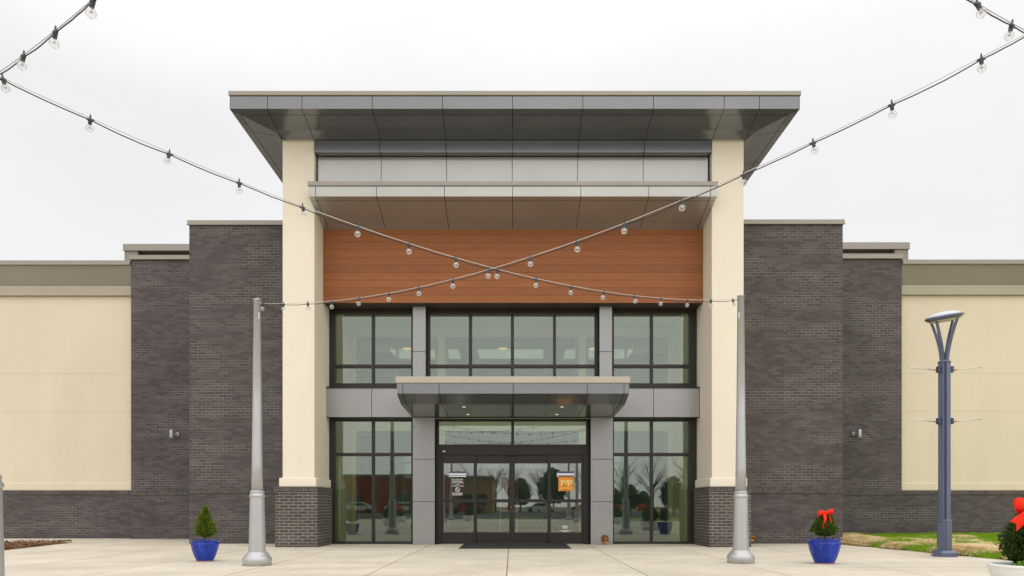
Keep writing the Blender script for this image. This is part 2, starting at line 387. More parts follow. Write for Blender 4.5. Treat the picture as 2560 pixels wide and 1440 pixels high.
# ------------------------------------------------------------------ canopies and roof
def panel_strip(mb, x0, x1, prof, gap=.012, mi=0, lean0=0, lean1=0, fn=None):
    """one metal panel: profile points (s, y, z) swept from x0 to x1; lean shifts an edge with s"""
    rows = []
    for s_, y, z in prof:
        a = x0 + lean0*s_ + gap/2; b = x1 + lean1*s_ - gap/2
        p, q = (a,y,z), (b,y,z)
        if fn: p, q = fn(p), fn(q)
        rows.append((p,q))
    for (p,q), (p2,q2) in zip(rows, rows[1:]): mb.quad(p, p2, q2, q, mi)

def roof():
    mb = MB(); yf = 14.87; xl, xr = PX(575,14.87)+.01, PX(1997.5,14.87); oh = .84
    z0, z1, z2, z3 = 9.36, 9.10, 9.003, 8.91
    def prof(o): # o outward offset
        a = [(0,yf-o,z0), (0,yf-o,z1-o*.3)]
        b = [(0,yf-o,z1-o*.3), (.15,yf+.15,z1-.0231-o)]
        c = [(.162,yf+.162,z1-.025-o), (.63,yf+.63,z2-o), (.84,yf+.84,z3-o)]
        return a, b, c
    seams = [xl, PX(669,yf), PX(755.5,yf), PX(931,yf), PX(1106,yf), PX(1281.5,yf), PX(1457,yf), PX(1633,yf), PX(1810,yf), PX(1898,yf), xr]
    n = len(seams)-1
    for i in range(n):
        for seg in prof(.015):
            panel_strip(mb, seams[i]-(.006 if i == 0 else 0), seams[i+1]+(.006 if i == n-1 else 0), seg, lean0=1 if i == 0 else 0, lean1=-1 if i == n-1 else 0)
    for seg in prof(0): panel_strip(mb, xl, xr, seg, gap=0, mi=1, lean0=1, lean1=-1)
    ys = [yf, 15.71, 17.15, 18.6, 20.05, 21.5, 23.0]
    for sgn, xe in ((1,xl),(-1,xr)):
        fn = lambda p: (xe + sgn*(p[1]-yf), p[0], p[2])
        for i in range(len(ys)-1):
            for seg in prof(.015):
                panel_strip(mb, ys[i]-(.006 if i == 0 else 0), ys[i+1], seg, lean0=1 if i == 0 else 0, fn=fn)
        for seg in prof(0): panel_strip(mb, yf, 23.0, seg, gap=0, mi=1, lean0=1, fn=fn)
    mb.box(xl, xr, yf+.01, 23.0, z0-.02, z0+.02, 1)
    mb.quad((xl,23,z1),(xr,23,z1),(xr,23,z0),(xl,23,z0),0)
    o = mb.build('roof_canopy', [M['grey'], M['joint']], B)
    c = MB(); zc = PZ(227,14.83)
    c.box(xl-.03, xr+.03, yf-.045, 23.05, z0+.004, zc)
    c.build('coping', M['coping'], o, bevel=.006)
roof()

def canopy(name, xl, xr, seams, yf, prof, zt, zc, yback, mat, cop, gap=.012, lip=None):
    """box canopy: prof is a list of segments of (y,z) from the fascia foot to the wall"""
    mb = MB(); zb = prof[0][0][1]
    allx = [xl] + seams + [xr]
    segs = [[(yf,zt),(yf,zb)]] + prof
    for i in range(len(allx)-1):
        for sg in segs:
            panel_strip(mb, allx[i]-(gap/2 if i == 0 else 0), allx[i+1]+(gap/2 if i == len(allx)-2 else 0), [(0,y,z) for y,z in sg], gap=gap)
    # dark body behind the joints, and the two end cheeks
    poly = [(yf+.014,zt-.004),(yf+.014,zb+.012)] + [(y,z+.014) for sg in prof for y,z in sg[1:]] + [(yback,zt-.004)]
    mb.prism(poly, 'x', xl+.004, xr-.004, 1)
    pe = [(yf,zt),(yf,zb)] + [(y,z) for sg in prof for y,z in sg[1:]] + [(yback,zt)]
    for x in (xl, xr): mb.add([(x,y,z) for y,z in pe], [tuple(range(len(pe)))], 0)
    o = mb.build(name, [mat, M['joint']], B)
    c = MB(); c.box(xl-.02, xr+.02, yf-.03, yback, zt+.003, zc); c.build('coping', cop, o, bevel=.006)
    return o
# middle silver canopy
yf = 15.41
canopy('upper_canopy', PX(772,yf), PX(1792.5,yf), [PX(p,yf) for p in (789,941,1111,1281.5,1452,1622,1776)], yf,
       [[(yf,7.526),(yf+.14,7.496)], [(yf+.15,7.493),(16.33,7.297),(16.5,7.238)]], PZ(465.5,yf), PZ(453,15.38), 16.2, M['silver'], M['coping'])
# entrance canopy
yf = 14.57
ec = canopy('entrance_canopy', -2.35+X0, 2.35+X0, [PX(p,yf) for p in (1007,1098,1283,1468,1560)], yf,
       [[(yf,3.175),(15.1,3.03),(16.76,2.972)]], PZ(958,yf), PZ(941,14.54), 16.76, M['grey'], M['coping_l'])
for px, py in ((1160,1017),(1405,1017),(1170,1036),(1392,1036)):
    dd = 15.1
    for _ in range(20):
        zz = 3.03 - (dd-15.1)*.035; dd = (zz-H)*F/(HY-py)
    mb = MB(); mb.lathe([(.045,0),(.045,.004),(.034,.004)], 20, (PX(px,dd),dd,zz-.008), 0, cap=False); mb.lathe([(.0,.001),(.034,.001)], 20, (PX(px,dd),dd,zz-.006), 1, cap=False)
    mb.build('downlight', [M['greyc'], M['lampw']], ec)

# grey band under the roof and the silver wall below it
xi0, xi1 = -4.33+X0-.02, 4.35+X0
mb = MB(); sx = [xi0] + [PX(p,15.74) for p in (949,1114.5,1281,1446,1611)] + [xi1]
for a, b in zip(sx, sx[1:]):
    panel_strip(mb, a, b, [(0,15.74,8.99),(0,15.74,8.633),(0,15.92,8.633)])
mb.box(xi0, xi1, 15.755, 15.95, 8.648, 9.0, 1)
mb.build('metal_band', [M['grey'], M['joint']], B)
mb = MB(); sx = [xi0+.03] + [PX(p,15.93) for p in (953,1116.5,1280.5,1444,1608)] + [xi1-.03]
for a, b in zip(sx, sx[1:]): mb.box(a+.005, b-.005, 15.93, 15.945, 7.7, 8.622)
mb.box(xi0, xi1, 15.95, 16.2, 7.6, 8.64, 1)
mb.build('metal_panel', [M['silver'], M['joint']], B, bevel=.002)

# wood siding
mb = MB(); zt, zb = 7.28, 5.557; nb = 10; hgt = .1735
for i in range(nb):
    z = zb + i*hgt
    mb.box(xi0, xi1, 16.5, 16.53, z+.0018, min(z+hgt-.0018, zt+.008), 0)
mb.box(xi0, xi1, 16.522, 17.2, zb+.002, zt+.05, 1)
mb.build('wood_cladding', [M['wood'], M['brownsof']], B, bevel=.0015)

# ------------------------------------------------------------------ pillars
for s in (-1, 1):
    cx = lambda a: s*a + (X0 if s < 0 else X0+.01)
    a, b = sorted((cx(4.35), cx(5.05)))
    mb = MB(); mb.box(a, b, 15.78, 17.9, 1.5, 8.95); o = mb.build('pillar', M['cream'], B, bevel=.012)
    a, b = sorted((cx(4.30), cx(5.115)))
    mb = MB(); mb.box(a, b, 15.735, 17.045, 1.318, 1.516)
    mb.build('plinth', M['cream'], o, bevel=.02, seg=3)
    a, b = sorted((cx(4.275), cx(5.19)))
    mb = MB(); mb.box(a, b, 15.71, 17.04, -.05, 1.215); mb.build('brick_base', M['brick2'], o, bevel=.004)
    mb = MB(); mb.box(a-.018, b+.018, 15.692, 17.042, 1.217, 1.317); mb.build('soldier_course', M['soldier'], o, bevel=.004)

# ------------------------------------------------------------------ glazing
def window(name, x0, x1, z0, z1, cols, rows, y=DF, dep=.12, fm=None, gm=None, glass_y=.055):
    mb = MB(); ex = [x0] + [e for c in cols for e in c] + [x1]; ez = [z0] + [e for r in rows for e in r] + [z1]
    for i in range(0, len(ex), 2): mb.box(ex[i], ex[i+1], y, y+dep, z0, z1)
    for i in range(0, len(ez), 2):
        for c in cols: mb.box(c[0], c[1], y+.004, y+dep-.004, ez[i], ez[i+1])
    o = mb.build(name, fm or M['dark'], B, bevel=.004)
    g = MB()
    for c in cols:
        for r in rows: g.box(c[0]-.008, c[1]+.008, y+glass_y, y+glass_y+.008, r[0]-.008, r[1]+.008)
    g.build('pane', gm or M['glass'], o)
    return o
kx = lambda p: (p-CX)*K
kz = lambda p: H+(HY-p)*K
UR = [(kz(958),kz(919)), (kz(911),kz(783))]
LR = [(kz(1354),kz(1140)), (kz(1132),kz(1053))]
window('window', xi0, -2.31, 3.66, 5.557, [(kx(838),kx(929)),(kx(936),kx(1028))], UR)
window('window', -2.05, 2.09, 3.66, 5.557, [(kx(1075),kx(1172)),(kx(1180),kx(1277)),(kx(1285),kx(1383)),(kx(1390),kx(1487))], UR)
window('window', 2.33, xi1, 3.66, 5.557, [(kx(1535),kx(1626)),(kx(1633),kx(1723))], UR)
window('window', xi0, -2.31, 0, 2.968, [(kx(838),kx(929)),(kx(936),kx(1028))], LR)
window('window', 2.35, xi1, 0, 2.968, [(kx(1535),kx(1626)),(kx(1633),kx(1723))], LR)
window('transom_window', -1.8, 1.835, 2.28, 2.968, [(kx(1097),kx(1278)),(kx(1285),kx(1466))], [(kz(1111),kz(1053))])

for a, b, zz in ((-2.31,-2.012,[3.652,4.496,5.555]), (2.04,2.33,[3.652,4.496,5.555]),
                 (-2.31,-1.80,[-.02,1.0,1.99,2.967]), (1.835,2.35,[-.02,1.0,1.99,2.967])):
    mb = MB()
    for z0, z1 in zip(zz, zz[1:]): mb.box(a, b, 16.77, 16.80, z0+.005, z1-.005)
    mb.box(a+.004, b-.004, 16.785, 17.2, zz[0], zz[-1], 1)
    mb.build('column', [M['greyc'], M['joint']], B, bevel=.003)
for a, b, sm in ((xi0,-2.0,-3.27),(2.03,xi1,3.30)):
    mb = MB()
    for p, q in ((a,sm),(sm,b)): mb.box(p+.005, q-.005, 16.775, 16.80, 2.972, 3.640)
    mb.box(a, b, 16.79, 17.04, 2.969, 3.645, 1)
    o = mb.build('spandrel_panel', [M['greyc'], M['joint']], B, bevel=.003)
    mb = MB(); mb.box(a, b, 16.755, 17.05, 3.647, 3.672); mb.build('sill', M['dark'], o)
mb = MB(); mb.box(-2.0, 2.03, 16.78, 17.04, 2.975, 3.65); mb.build('spandrel_panel', M['joint'], B)

# ------------------------------------------------------------------ doors
zh = kz(1137)
mb = MB(); mb.box(-1.8, 1.835, 17.03, 17.17, zh, 2.28); mb.box(-1.8, kx(1103), 17.04, 17.16, 0, zh); mb.box(kx(1459), 1.835, 17.04, 17.16, 0, zh)
hd = mb.build('door_frame', M['dark'], B, bevel=.004)
mb = MB(); mb.box(kx(1266), kx(1294), 16.985, 17.03, kz(1139), kz(1131)); mb.build('sensor', M['black'], hd, bevel=.006)
mb = MB(); mb.box(kx(1107), kx(1114), 17.026, 17.03, kz(1130), kz(1127)); mb.build('badge', M['wire'], hd)
def door(x0, x1, g0, g1, y):
    mb = MB(); z0, z1 = .015, zh-.005
    gz = [(kz(1331),kz(1256)), (kz(1248),kz(1158))]
    mb.box(x0, g0, y, y+.045, z0, z1); mb.box(g1, x1, y, y+.045, z0, z1)
    for a, b in ((z0,gz[0][0]),(gz[0][1],gz[1][0]),(gz[1][1],z1)): mb.box(g0, g1, y+.002, y+.043, a, b)
    o = mb.build('sliding_door', M['dark'], B, bevel=.003)
    p = MB()
    for a, b in gz: p.box(g0-.006, g1+.006, y+.018, y+.026, a-.006, b+.006)
    p.build('pane', M['glassd'], o); return o
dl = door(kx(1103.2), kx(1190.5), kx(1109), kx(1184), 17.06)
door(kx(1184), kx(1280), kx(1192), kx(1273), 17.112)
di = door(kx(1280.4), kx(1377), kx(1287), kx(1369), 17.112)
dr = door(kx(1370.5), kx(1458.8), kx(1377), kx(1453), 17.06)
mb = MB(); mb.lathe([(.012,0),(.012,.01),(.006,.014)], 12, (kx(1277.5),17.112,kz(1268)), 0, axis=Vector((0,-1,0))); mb.build('lock', M['wire'], di)
# stickers on the two fixed leaves
ys = 17.06+.018-.004
def words(mb, x0, x1, z, h, mi, n):
    rng = random.Random(int(x0*1000)+int(z*1000)); x = x0
    while x < x1-.004:
        w = rng.uniform(.012,.03); mb.box(x, min(x+w,x1), ys-.001, ys, z, z+h*rng.uniform(.75,1), mi); x += w+.007
mb = MB(); xa, xb = kx(1122.5), kx(1165.5)
def strip_sticker(mb, xa, xb, zoff=0):
    mb.box(xa, xb, ys, ys+.002, kz(1192), kz(1178.5), 0)
    mb.box(xa, xb, ys-.001, ys, kz(1182.7), kz(1178.5), 1); mb.box(xa, xb, ys-.001, ys, kz(1189.2), kz(1188), 1)
    words(mb, (xa+xb)/2-.05, (xa+xb)/2+.05, kz(1181.4), .013, 0, 3)
strip_sticker(mb, xa, xb); mb.build('sticker', [M['stwhite'], M['stblue']], dl)
mb = MB(); xc = kx(1143.5)
for txt, py, w, sz in (('Hours of Operation',1199,.27,.026),('Monday-Saturday',1204,.235,.024),('10:00 AM to 9:00 PM',1208,.28,.024),('Sunday',1212,.095,.024),('12:00 PM to 6:00 PM',1216,.28,.024)):
    text_into(mb, txt, xc, ys, kz(py), sz*1.25, 0, maxw=w, bold=.0012)
mb.box(xc-.135, xc+.135, ys-.001, ys, kz(1200.6), kz(1200.2), 0)
zc_, r1, r0 = kz(1224), .056, .044
n = 32
for i in range(n):
    a, b = 2*math.pi*i/n, 2*math.pi*(i+1)/n
    mb.quad(*[(xc+r*math.cos(t), ys-.001, zc_+r*math.sin(t)) for r, t in ((r0,a),(r1,a),(r1,b),(r0,b))])
mb.quad((xc-.042,ys-.001,zc_+.030),(xc-.030,ys-.001,zc_+.042),(xc+.042,ys-.001,zc_-.030),(xc+.030,ys-.001,zc_-.042))
mb.box(xc-.034, xc+.028, ys-.001, ys, zc_-.020, zc_-.010, 0)
for txt, py in (('NON SMOKING',1234),('ENVIRONMENT',1238)): text_into(mb, txt, xc, ys, kz(py), .03, 0, maxw=.24, bold=.0015)
mb.build('sticker', M['stwhite'], dl)
mb = MB(); strip_sticker(mb, kx(1392), kx(1435.5)); mb.build('sticker', [M['stwhite'], M['stblue']], dr)
mb = MB(); xa, xb = kx(1396.3), kx(1434.2); mb.box(xa, xb, ys, ys+.002, kz(1227.2), kz(1190), 0); xm = (xa+xb)/2
text_into(mb, 'y', xm-.093, ys, kz(1209.5), .20, 1, bold=.008, maxw=.115)
text_into(mb, 'e', xm+.002, ys-.0008, kz(1209.5), .20, 3, bold=.002, maxw=.085)
text_into(mb, 'p', xm+.092, ys-.0016, kz(1209.5), .20, 1, bold=.008, maxw=.115)
words(mb, xa+.05, xa+.20, kz(1215), .006, 2, 3); words(mb, xa+.045, xb-.045, kz(1221), .018, 1, 4); words(mb, xa+.115, xb-.11, kz(1224), .010, 2, 2)
mb.build('sticker', [M['storange'], M['stpale'], M['stdark'], M['stpale']], dr)
mb = MB(); xm = kx(1413.5)
text_into(mb, 'CBL', xm-.005, ys, kz(1319), .062, 0, bold=.003, maxw=.125)
words(mb, xm-.06, xm+.06, kz(1321.5), .012, 0, 3); mb.build('sticker', M['stwhite'], dr); mb = MB(); words(mb, xm-.14, xm+.14, kz(1327), .013, 0, 4)
text_into(mb, 'NYSE: CBL', xm, ys, kz(1330.3), .026, 0, bold=.001, maxw=.16)
mb.build('sticker', M['stwhite'], dr)

# ------------------------------------------------------------------ interior seen through the glass
kb = 22.4/F; bx = lambda p: (p-CX)*kb
mb = MB()
mb.box(-5.0, -4.975, 17.92, 22.4, 0, 6.44); mb.box(4.99, 5.015, 17.92, 22.4, 0, 6.44)
cols = [(-4.975,bx(890)),(bx(1095),bx(1112)),(bx(1447),bx(1464)),(bx(1670),4.99)]
for a, b in cols: mb.box(a, b, 22.4, 22.7, 0, 6.44)
for (a, b) in ((bx(890),bx(1095)),(bx(1112),bx(1447)),(bx(1464),bx(1670))):
    mb.box(a, b, 22.41, 22.7, 6.16, 6.44); mb.box(a, b, 22.41, 22.7, 3.23, 3.75)
mb.build('interior_wall', M['iwall'], B)
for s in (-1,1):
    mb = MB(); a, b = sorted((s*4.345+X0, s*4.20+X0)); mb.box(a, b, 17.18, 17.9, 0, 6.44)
    mb.build('interior_return', M['ijamb_shaded'], B)
for s in (-1,1):
    mb = MB(); a, b = sorted((s*4.19+X0, s*4.15+X0)); mb.box(a, b, 17.30, 17.95, 0.01, 2.1)
    o = mb.build('interior_door', M['idoor'], B, bevel=.004)
    mb = MB(); mb.lathe([(.026,0),(.026,.008),(.01,.012),(.01,.04),(.026,.05),(.024,.07),(0,.075)], 14, (s*4.15+X0,17.38,.93), 0, axis=Vector((-s,0,0))); mb.build('knob', M['wire'], o)
mb = MB(); mb.box(-5.0, 5.015, 17.2, 22.72, 6.445, 6.6); mb.box(-9, 9, 22.72, 31, 6.40, 6.6); mb.build('interior_ceiling', M['iceil'], B)
mb = MB(); mb.box(-5.0, 5.015, 17.2, 22.72, -.05, .004); mb.box(-9, 9, 22.72, 31, -.05, .004); mb.build('interior_floor', M['ifloor'], B)
mb = MB(); mb.box(-9, 9, 30.8, 31, 0, 6.4); mb.box(-9.1, -9, 22.72, 31, 0, 6.4); mb.box(9, 9.1, 22.72, 31, 0, 6.4)
mb.box(-9, -5.0, 22.5, 22.7, 0, 6.44); mb.box(5.015, 9, 22.5, 22.7, 0, 6.44)
mb.build('interior_wall', M['iwhite'], B)
for a, b, ms in ((890,1095,[992]),(1112,1447,[1175,1280,1362]),(1464,1670,[1566])):
    for z0, z1, hor in ((3.75,6.16,[]),(0.0,3.23,[2.25])):
        x0, x1 = bx(a), bx(b); e = [x0+.10] + [v for m in ms for v in (bx(m)-.04, bx(m)+.04)] + [x1-.10]
        cl = [(e[i],e[i+1]) for i in range(0,len(e),2)]
        rw = [(z0+.10,z1-.12)] if not hor else [(z0+.12,2.2),(2.3,z1-.15)]
        window('inner_window', x0+.002, x1-.002, z0+.002, z1-.002, cl, rw, y=22.45, dep=.1, fm=M['iframe'], gm=M['iglass'])
for px in (1018,1257,1483):
    mb = MB(); c = (PX(px,25.1), 25.1, 6.385); mb.lathe([(.20,.01),(.20,0),(.165,0)], 24, c, 0, cap=False); mb.lathe([(0,.004),(.165,.004)], 24, c, 1, cap=False)
    mb.build('ceiling_or_fill_light', [M['white'], M['lamp']], B)
for x in (-6,0,6):
    mb = MB(); c = (x, 28.2, 6.385); mb.lathe([(.20,.01),(.20,0),(.165,0)], 24, c, 0, cap=False); mb.lathe([(0,.004),(.165,.004)], 24, c, 1, cap=False)
    mb.build('ceiling_or_fill_light', [M['white'], M['lamp']], B)
for x, y, w_, d_, z in ((-3.1,18.9,1.2,1.6,6.44),(0,18.9,1.2,1.6,6.44),(3.1,18.9,1.2,1.6,6.44),(-4,23.1,1.2,.5,6.395),(0,23.1,1.2,.5,6.395),(4,23.1,1.2,.5,6.395)):  # unseen panels added to fill the vestibule and mall with light
    mb = MB(); mb.box(x-w_-.04, x+w_+.04, y-d_/2-.04, y+d_/2+.04, z-.03, z+.02, 0); mb.quad((x-w_,y-d_/2,z-.034),(x-w_,y+d_/2,z-.034),(x+w_,y+d_/2,z-.034),(x+w_,y-d_/2,z-.034), 1)
    mb.build('ceiling_or_fill_light', [M['white'], M['fill_panel']], B)
es = empty('poster_stand', (PX(1272,19.3),19.3,.004), 'brown poster on a white metal stand behind the sliding doors', 'poster stand')
mb = MB(); mb.box(-.20,.20,-.01,.01,.80,1.62); mb.build('poster', M['poster'], es, world=False)
mb = MB()
for s in (-1,1):
    mb.box(s*.225-.014,s*.225+.014,-.014,.014,.05,1.72); mb.box(s*.225-.02,s*.225+.02,-.2,.2,0,.05)
mb.box(-.211,.211,-.012,.012,1.68,1.72); mb.box(-.211,.211,-.012,.012,.74,.78)
mb.build('frame', M['white'], es, world=False)

# ------------------------------------------------------------------ brick wings, stucco walls
def soldier(par, x0, x1, y, side=None, z=1.30):
    mb = MB(); mb.box(x0, x1, y-.018, y+.05, z-.10, z); return mb.build('soldier_course', M['soldier'], par, bevel=.003)
def cope(par, x0, x1, y0, y1, z0, z1, mat='coping'):
    mb = MB(); mb.box(x0, x1, y0, y1, z0, z1); mb.box(x0-.012, x1+.012, y0-.014, y0+.02, z0-.012, z0+.008); return mb.build('coping', M[mat], par, bevel=.004)
def brickbox(x0, x1, y, yb, zt, sx0, sx1):
    mb = MB(); mb.box(x0, x1, y, yb, -.05, zt); o = mb.build('brick_wall', M['brick'], B, bevel=.003)
    soldier(o, sx0, sx1, y); return o
xb_ = PX(473,17.2); o = brickbox(xb_, -5.06, 17.2, 26, PZ(563,17.2), xb_, -5.06); cope(o, xb_-.03, -5.06, 17.155, 26, PZ(563,17.2)+.003, PZ(550,17.15))
xb2 = PX(2107,17.2); o = brickbox(5.09, xb2, 17.2, 26, PZ(561,17.2), 5.09, xb2); cope(o, 5.09, xb2+.03, 17.155, 26, PZ(561,17.2)+.003, PZ(548,17.15))
xw = PX(327.5,19.7); o = brickbox(xw, xb_+.05, 19.7, 23.5, PZ(649,19.7), xw, xb_-.001); cope(o, xw-.03, xb_-.002, 19.655, 23.5, PZ(649,19.7)+.003, PZ(637.5,19.65))
xw2 = PX(2254.5,19.7); o = brickbox(xb2-.05, xw2, 19.7, 23.5, PZ(647,19.7), xb2+.001, xw2); cope(o, xb2+.002, xw2+.03, 19.655, 23.5, PZ(647,19.7)+.003, PZ(635.5,19.65))
def stucco(x0, x1, dy):
    Y = 20.0; z = lambda p: PZ(p+dy, Y)
    mb = MB(); ed = [1.53, z(1030), z(935), z(742)]
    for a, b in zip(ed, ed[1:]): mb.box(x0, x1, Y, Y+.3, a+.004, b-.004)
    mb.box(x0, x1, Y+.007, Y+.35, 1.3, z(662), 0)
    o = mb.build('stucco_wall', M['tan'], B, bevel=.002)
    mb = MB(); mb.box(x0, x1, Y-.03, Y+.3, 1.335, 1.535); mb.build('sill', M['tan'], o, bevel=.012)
    mb = MB(); Yb = Y-.10
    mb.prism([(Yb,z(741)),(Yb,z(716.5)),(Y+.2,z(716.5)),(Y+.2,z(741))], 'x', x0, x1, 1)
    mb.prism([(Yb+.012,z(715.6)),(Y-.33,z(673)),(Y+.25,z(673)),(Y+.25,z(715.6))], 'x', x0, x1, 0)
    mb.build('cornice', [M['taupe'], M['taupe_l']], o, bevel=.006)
    mb = MB(); mb.box(x0, x1, Y-.37, Y+2, z(672), z(662)); mb.box(x0, x1, Y-.385, Y-.3, z(672)-.012, z(672)+.01); mb.build('coping', M['coping'], o, bevel=.004)
    mb = MB(); mb.box(x0, x1, Y-.04, Y+.29, -.05, 1.215); w = mb.build('brick_wall', M['brick'], B, bevel=.003)
    mb = MB(); mb.box(x0, x1, Y-.06, Y+.29, 1.218, 1.318); mb.build('soldier_course', M['soldier'], w, bevel=.003)
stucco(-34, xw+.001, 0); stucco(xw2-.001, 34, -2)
# rooftop parapet further back
for s, e0, e1, ei, ec_, dy in ((-1, 311, 473, 344, 0, 0), (1, 2271, 2107, 2237, 0, -4)):
    Y = 24.0; z = lambda p: PZ(p+dy, Y); xo, xi, xm = PX(e0,Y), s*4.0, PX(ei,Y)
    mb = MB(); a, b = sorted((xo,xm)); mb.box(a, b, Y, Y+1.5, 6, z(627))
    a, b = sorted((xm,xi)); mb.box(a, b, Y+.25, Y+1.5, 6, z(627)-.002); mb.box(a, b, Y+.003, Y+.3, 6, z(637.5))
    o = mb.build('rooftop_parapet', M['taupe'], B, bevel=.005)
    a, b = sorted((xo+s*.03,xi)); cope(o, a, b, Y-.04, Y+1.6, z(627)+.003, z(610.5))
mb = MB(); mb.box(-33, 33, 20.4, 60, 6.9, 7.3); mb.build('flat_roof', M['taupe'], B)
for s in (-1,1):
    mb = MB(); a, b = sorted((s*5.03+X0, s*4.97+X0)); mb.box(a, b, 17.92, 23.0, 6.7, 8.95); mb.build('stucco_wall', M['cream'], B)
mb = MB(); mb.box(-5, 5.04, 22.8, 23.0, 6.7, 9.2); mb.build('stucco_wall', M['cream'], B)

# ------------------------------------------------------------------ things on the walls
def wall_lamp(px, py, flip, label):
    y = 19.7; o = empty('wall_lamp', (PX(px,y), y, PZ(py,y)), label, 'wall lamp', 'silver wall lamps on the brick wings')
    mb = MB(); mb.lathe([(.055,0),(.058,.0),(.058,.21),(.05,.21)], 22, (-flip*.055,-.16,-.105), 0); mb.build('lamp_shade', M['pole'], o, world=False, bevel=.002)
    mb = MB(); mb.lathe([(.058,0),(.058,.03),(.045,.04)], 20, (flip*.03,0,0), 0, axis=Vector((0,-1,0))); mb.tube([(flip*.03,-.03,0),(0,-.10,0),(-flip*.03,-.14,0)], .02, 10); mb.build('mount', M['pole'], o, world=False)
wall_lamp(441.5, 1086, 1, 'silver cylinder wall lamp on the brick wing left of the entrance')
wall_lamp(2136, 1085, -1, 'silver cylinder wall lamp on the brick wing right of the entrance')
def hose_inlet(x, y, z, label, r=.085):
    o = empty('fire_hose_inlet', (x,y,z), label, 'hose inlet', 'brass hose inlets')
    mb = MB(); mb.lathe([(r,0),(r,.012),(r*.6,.02),(r*.55,.05)], 20, (0,0,0), 0, axis=Vector((0,-1,0)))
    for i in range(3):
        t = math.pi/2+i*2*math.pi/3; mb.lathe([(.011,0),(.011,.05)], 10, (r*.95*math.cos(t),-.006,r*.95*math.sin(t)), 0, axis=Vector((math.cos(t),0,math.sin(t)))) if 0 else mb.box(r*.92*math.cos(t)-.012, r*.92*math.cos(t)+.012, -.03, -.002, r*.92*math.sin(t)-.012, r*.92*math.sin(t)+.012)
    mb.build('flange', M['brass'], o, world=False)
    mb = MB(); ax = Vector((.12,-1,-.45)).normalized()
    mb.lathe([(r*.56,0),(r*.60,.03),(r*.66,.10),(r*.72,.11),(r*.72,.135),(r*.5,.135),(r*.45,.06),(0,.06)], 22, (0,-.035,0), 0, axis=ax, cap=False)
    mb.build('nozzle', M['brass'], o, world=False)
hose_inlet(PX(1512,16.765), 16.765, PZ(1346,16.76), 'brass hose inlet low on the grey column right of the doors')
hose_inlet(PX(1875,17.195), 17.195, PZ(1341,17.19), 'brass hose inlet on the dark brick wall beside the right pillar', .095)
mt = MB(); mt.prism([(PX(1147,15.14),15.14),(PX(1428,15.14),15.14),(PX(1415,16.95),16.95),(PX(1160,16.95),16.95)], 'z', .004, .016)
tag(mt.build('door_mat', mat_plain('black mat', lin(48,48,50), .9, var=.3, scale=60, bump=.5), bevel=.004), 'black rubber mat on the concrete in front of the sliding doors', 'door mat')

# ------------------------------------------------------------------ ground
def sheet(name, poly, z, mat):
    mb = MB(); mb.add([(x,y,z) for x,y in poly], [tuple(range(len(poly)))]); return tag(mb.build(name, mat), kind='structure')
sheet('ground', [(-600,-600),(600,-600),(600,600),(-600,600)], -.06, M['soil'])
sheet('pavement', [(-40,-14),(40,-14),(40,25),(-40,25)], 0, M['conc'])
sheet('parking_lot', [(-90,-90),(90,-90),(90,-22),(-90,-22)], -.03, M['asph'])

def lerp_edge(d):  # pavement / lawn edge
    return 7.74 + (16.7-d)*.100
def hn(x, y, s, o=0): return mnoise.noise(Vector((x*s+o, y*s+o*1.7, o)))
def straw_w(x, y):
    e = (x - lerp_edge(y))
    w = max(0, 1 - abs(e-.55)/1.15)
    v = .5*w + .75*hn(x, y*1.25, .85, 3.1) + .42*hn(x, y, 2.3, 8.2) - .01
    if y > 18.7: v -= (y-18.7)*.9
    return v
def lawn_h(x, y):
    e = max(0, x - lerp_edge(y))
    base = min(e*.35, .035) + .05*max(0, min(1, (y-13)/6)) * min(1, e/.5)
    w = straw_w(x, y)
    return base + .03*hn(x, y, 1.1) * min(1, e) + max(0, min(w, .8))*.10*min(1, e/.25)
mb = MB(); nx, ny = 170, 130; vs = []
for j in range(ny+1):
    y = 8 + j/ny*11.95
    for i in range(nx+1):
        t = (i/nx)**1.7; x = lerp_edge(y) + t*18
        if y > 17.15 and x < PX(2107,17.2)+.002: x = PX(2107,17.2)+.002+t*.01
        vs.append((x, y, lawn_h(x,y)+.004))
mb.add(vs, [(j*(nx+1)+i, j*(nx+1)+i+1, (j+1)*(nx+1)+i+1, (j+1)*(nx+1)+i) for j in range(ny) for i in range(nx)], 0, True)
for k, f in enumerate(mb.f):
    c = mb.v[f[0]]
    if straw_w(c[0], c[1]) > .34: mb.mi[k] = 1
tag(mb.build('lawn', [M['lawn'], M['strawbase']]), kind='structure')
g = MB(); st = MB(); rng = random.Random(3)
def blade(mb, x, y, z, h, w, lean, ang):
    dx, dy = math.cos(ang)*w, math.sin(ang)*w; lx, ly = math.cos(ang+1.3)*lean, math.sin(ang+1.3)*lean
    mb.add([(x-dx,y-dy,z),(x+dx,y+dy,z),(x+lx*.45+dx*.5,y+ly*.45+dy*.5,z+h*.62),(x+lx,y+ly,z+h)], [(0,1,2),(0,2,3)])
cnt = 0
while cnt < 75000:
    y = rng.uniform(9.5,19.9); x = lerp_edge(y) + rng.random()**1.3*8.5
    if y > 17.2 and x < PX(2107,17.2): continue
    if x/y > .74: continue
    w = straw_w(x, y)
    if w > .36 + rng.uniform(-.15,.15): continue
    cnt += 1; hh = rng.uniform(.04,.10)*(1+.5*hn(x,y,1.7,5))
    blade(g, x, y, lawn_h(x,y), hh, rng.uniform(.002,.0042), rng.uniform(0,.05), rng.uniform(0,6.28))
cnt = 0
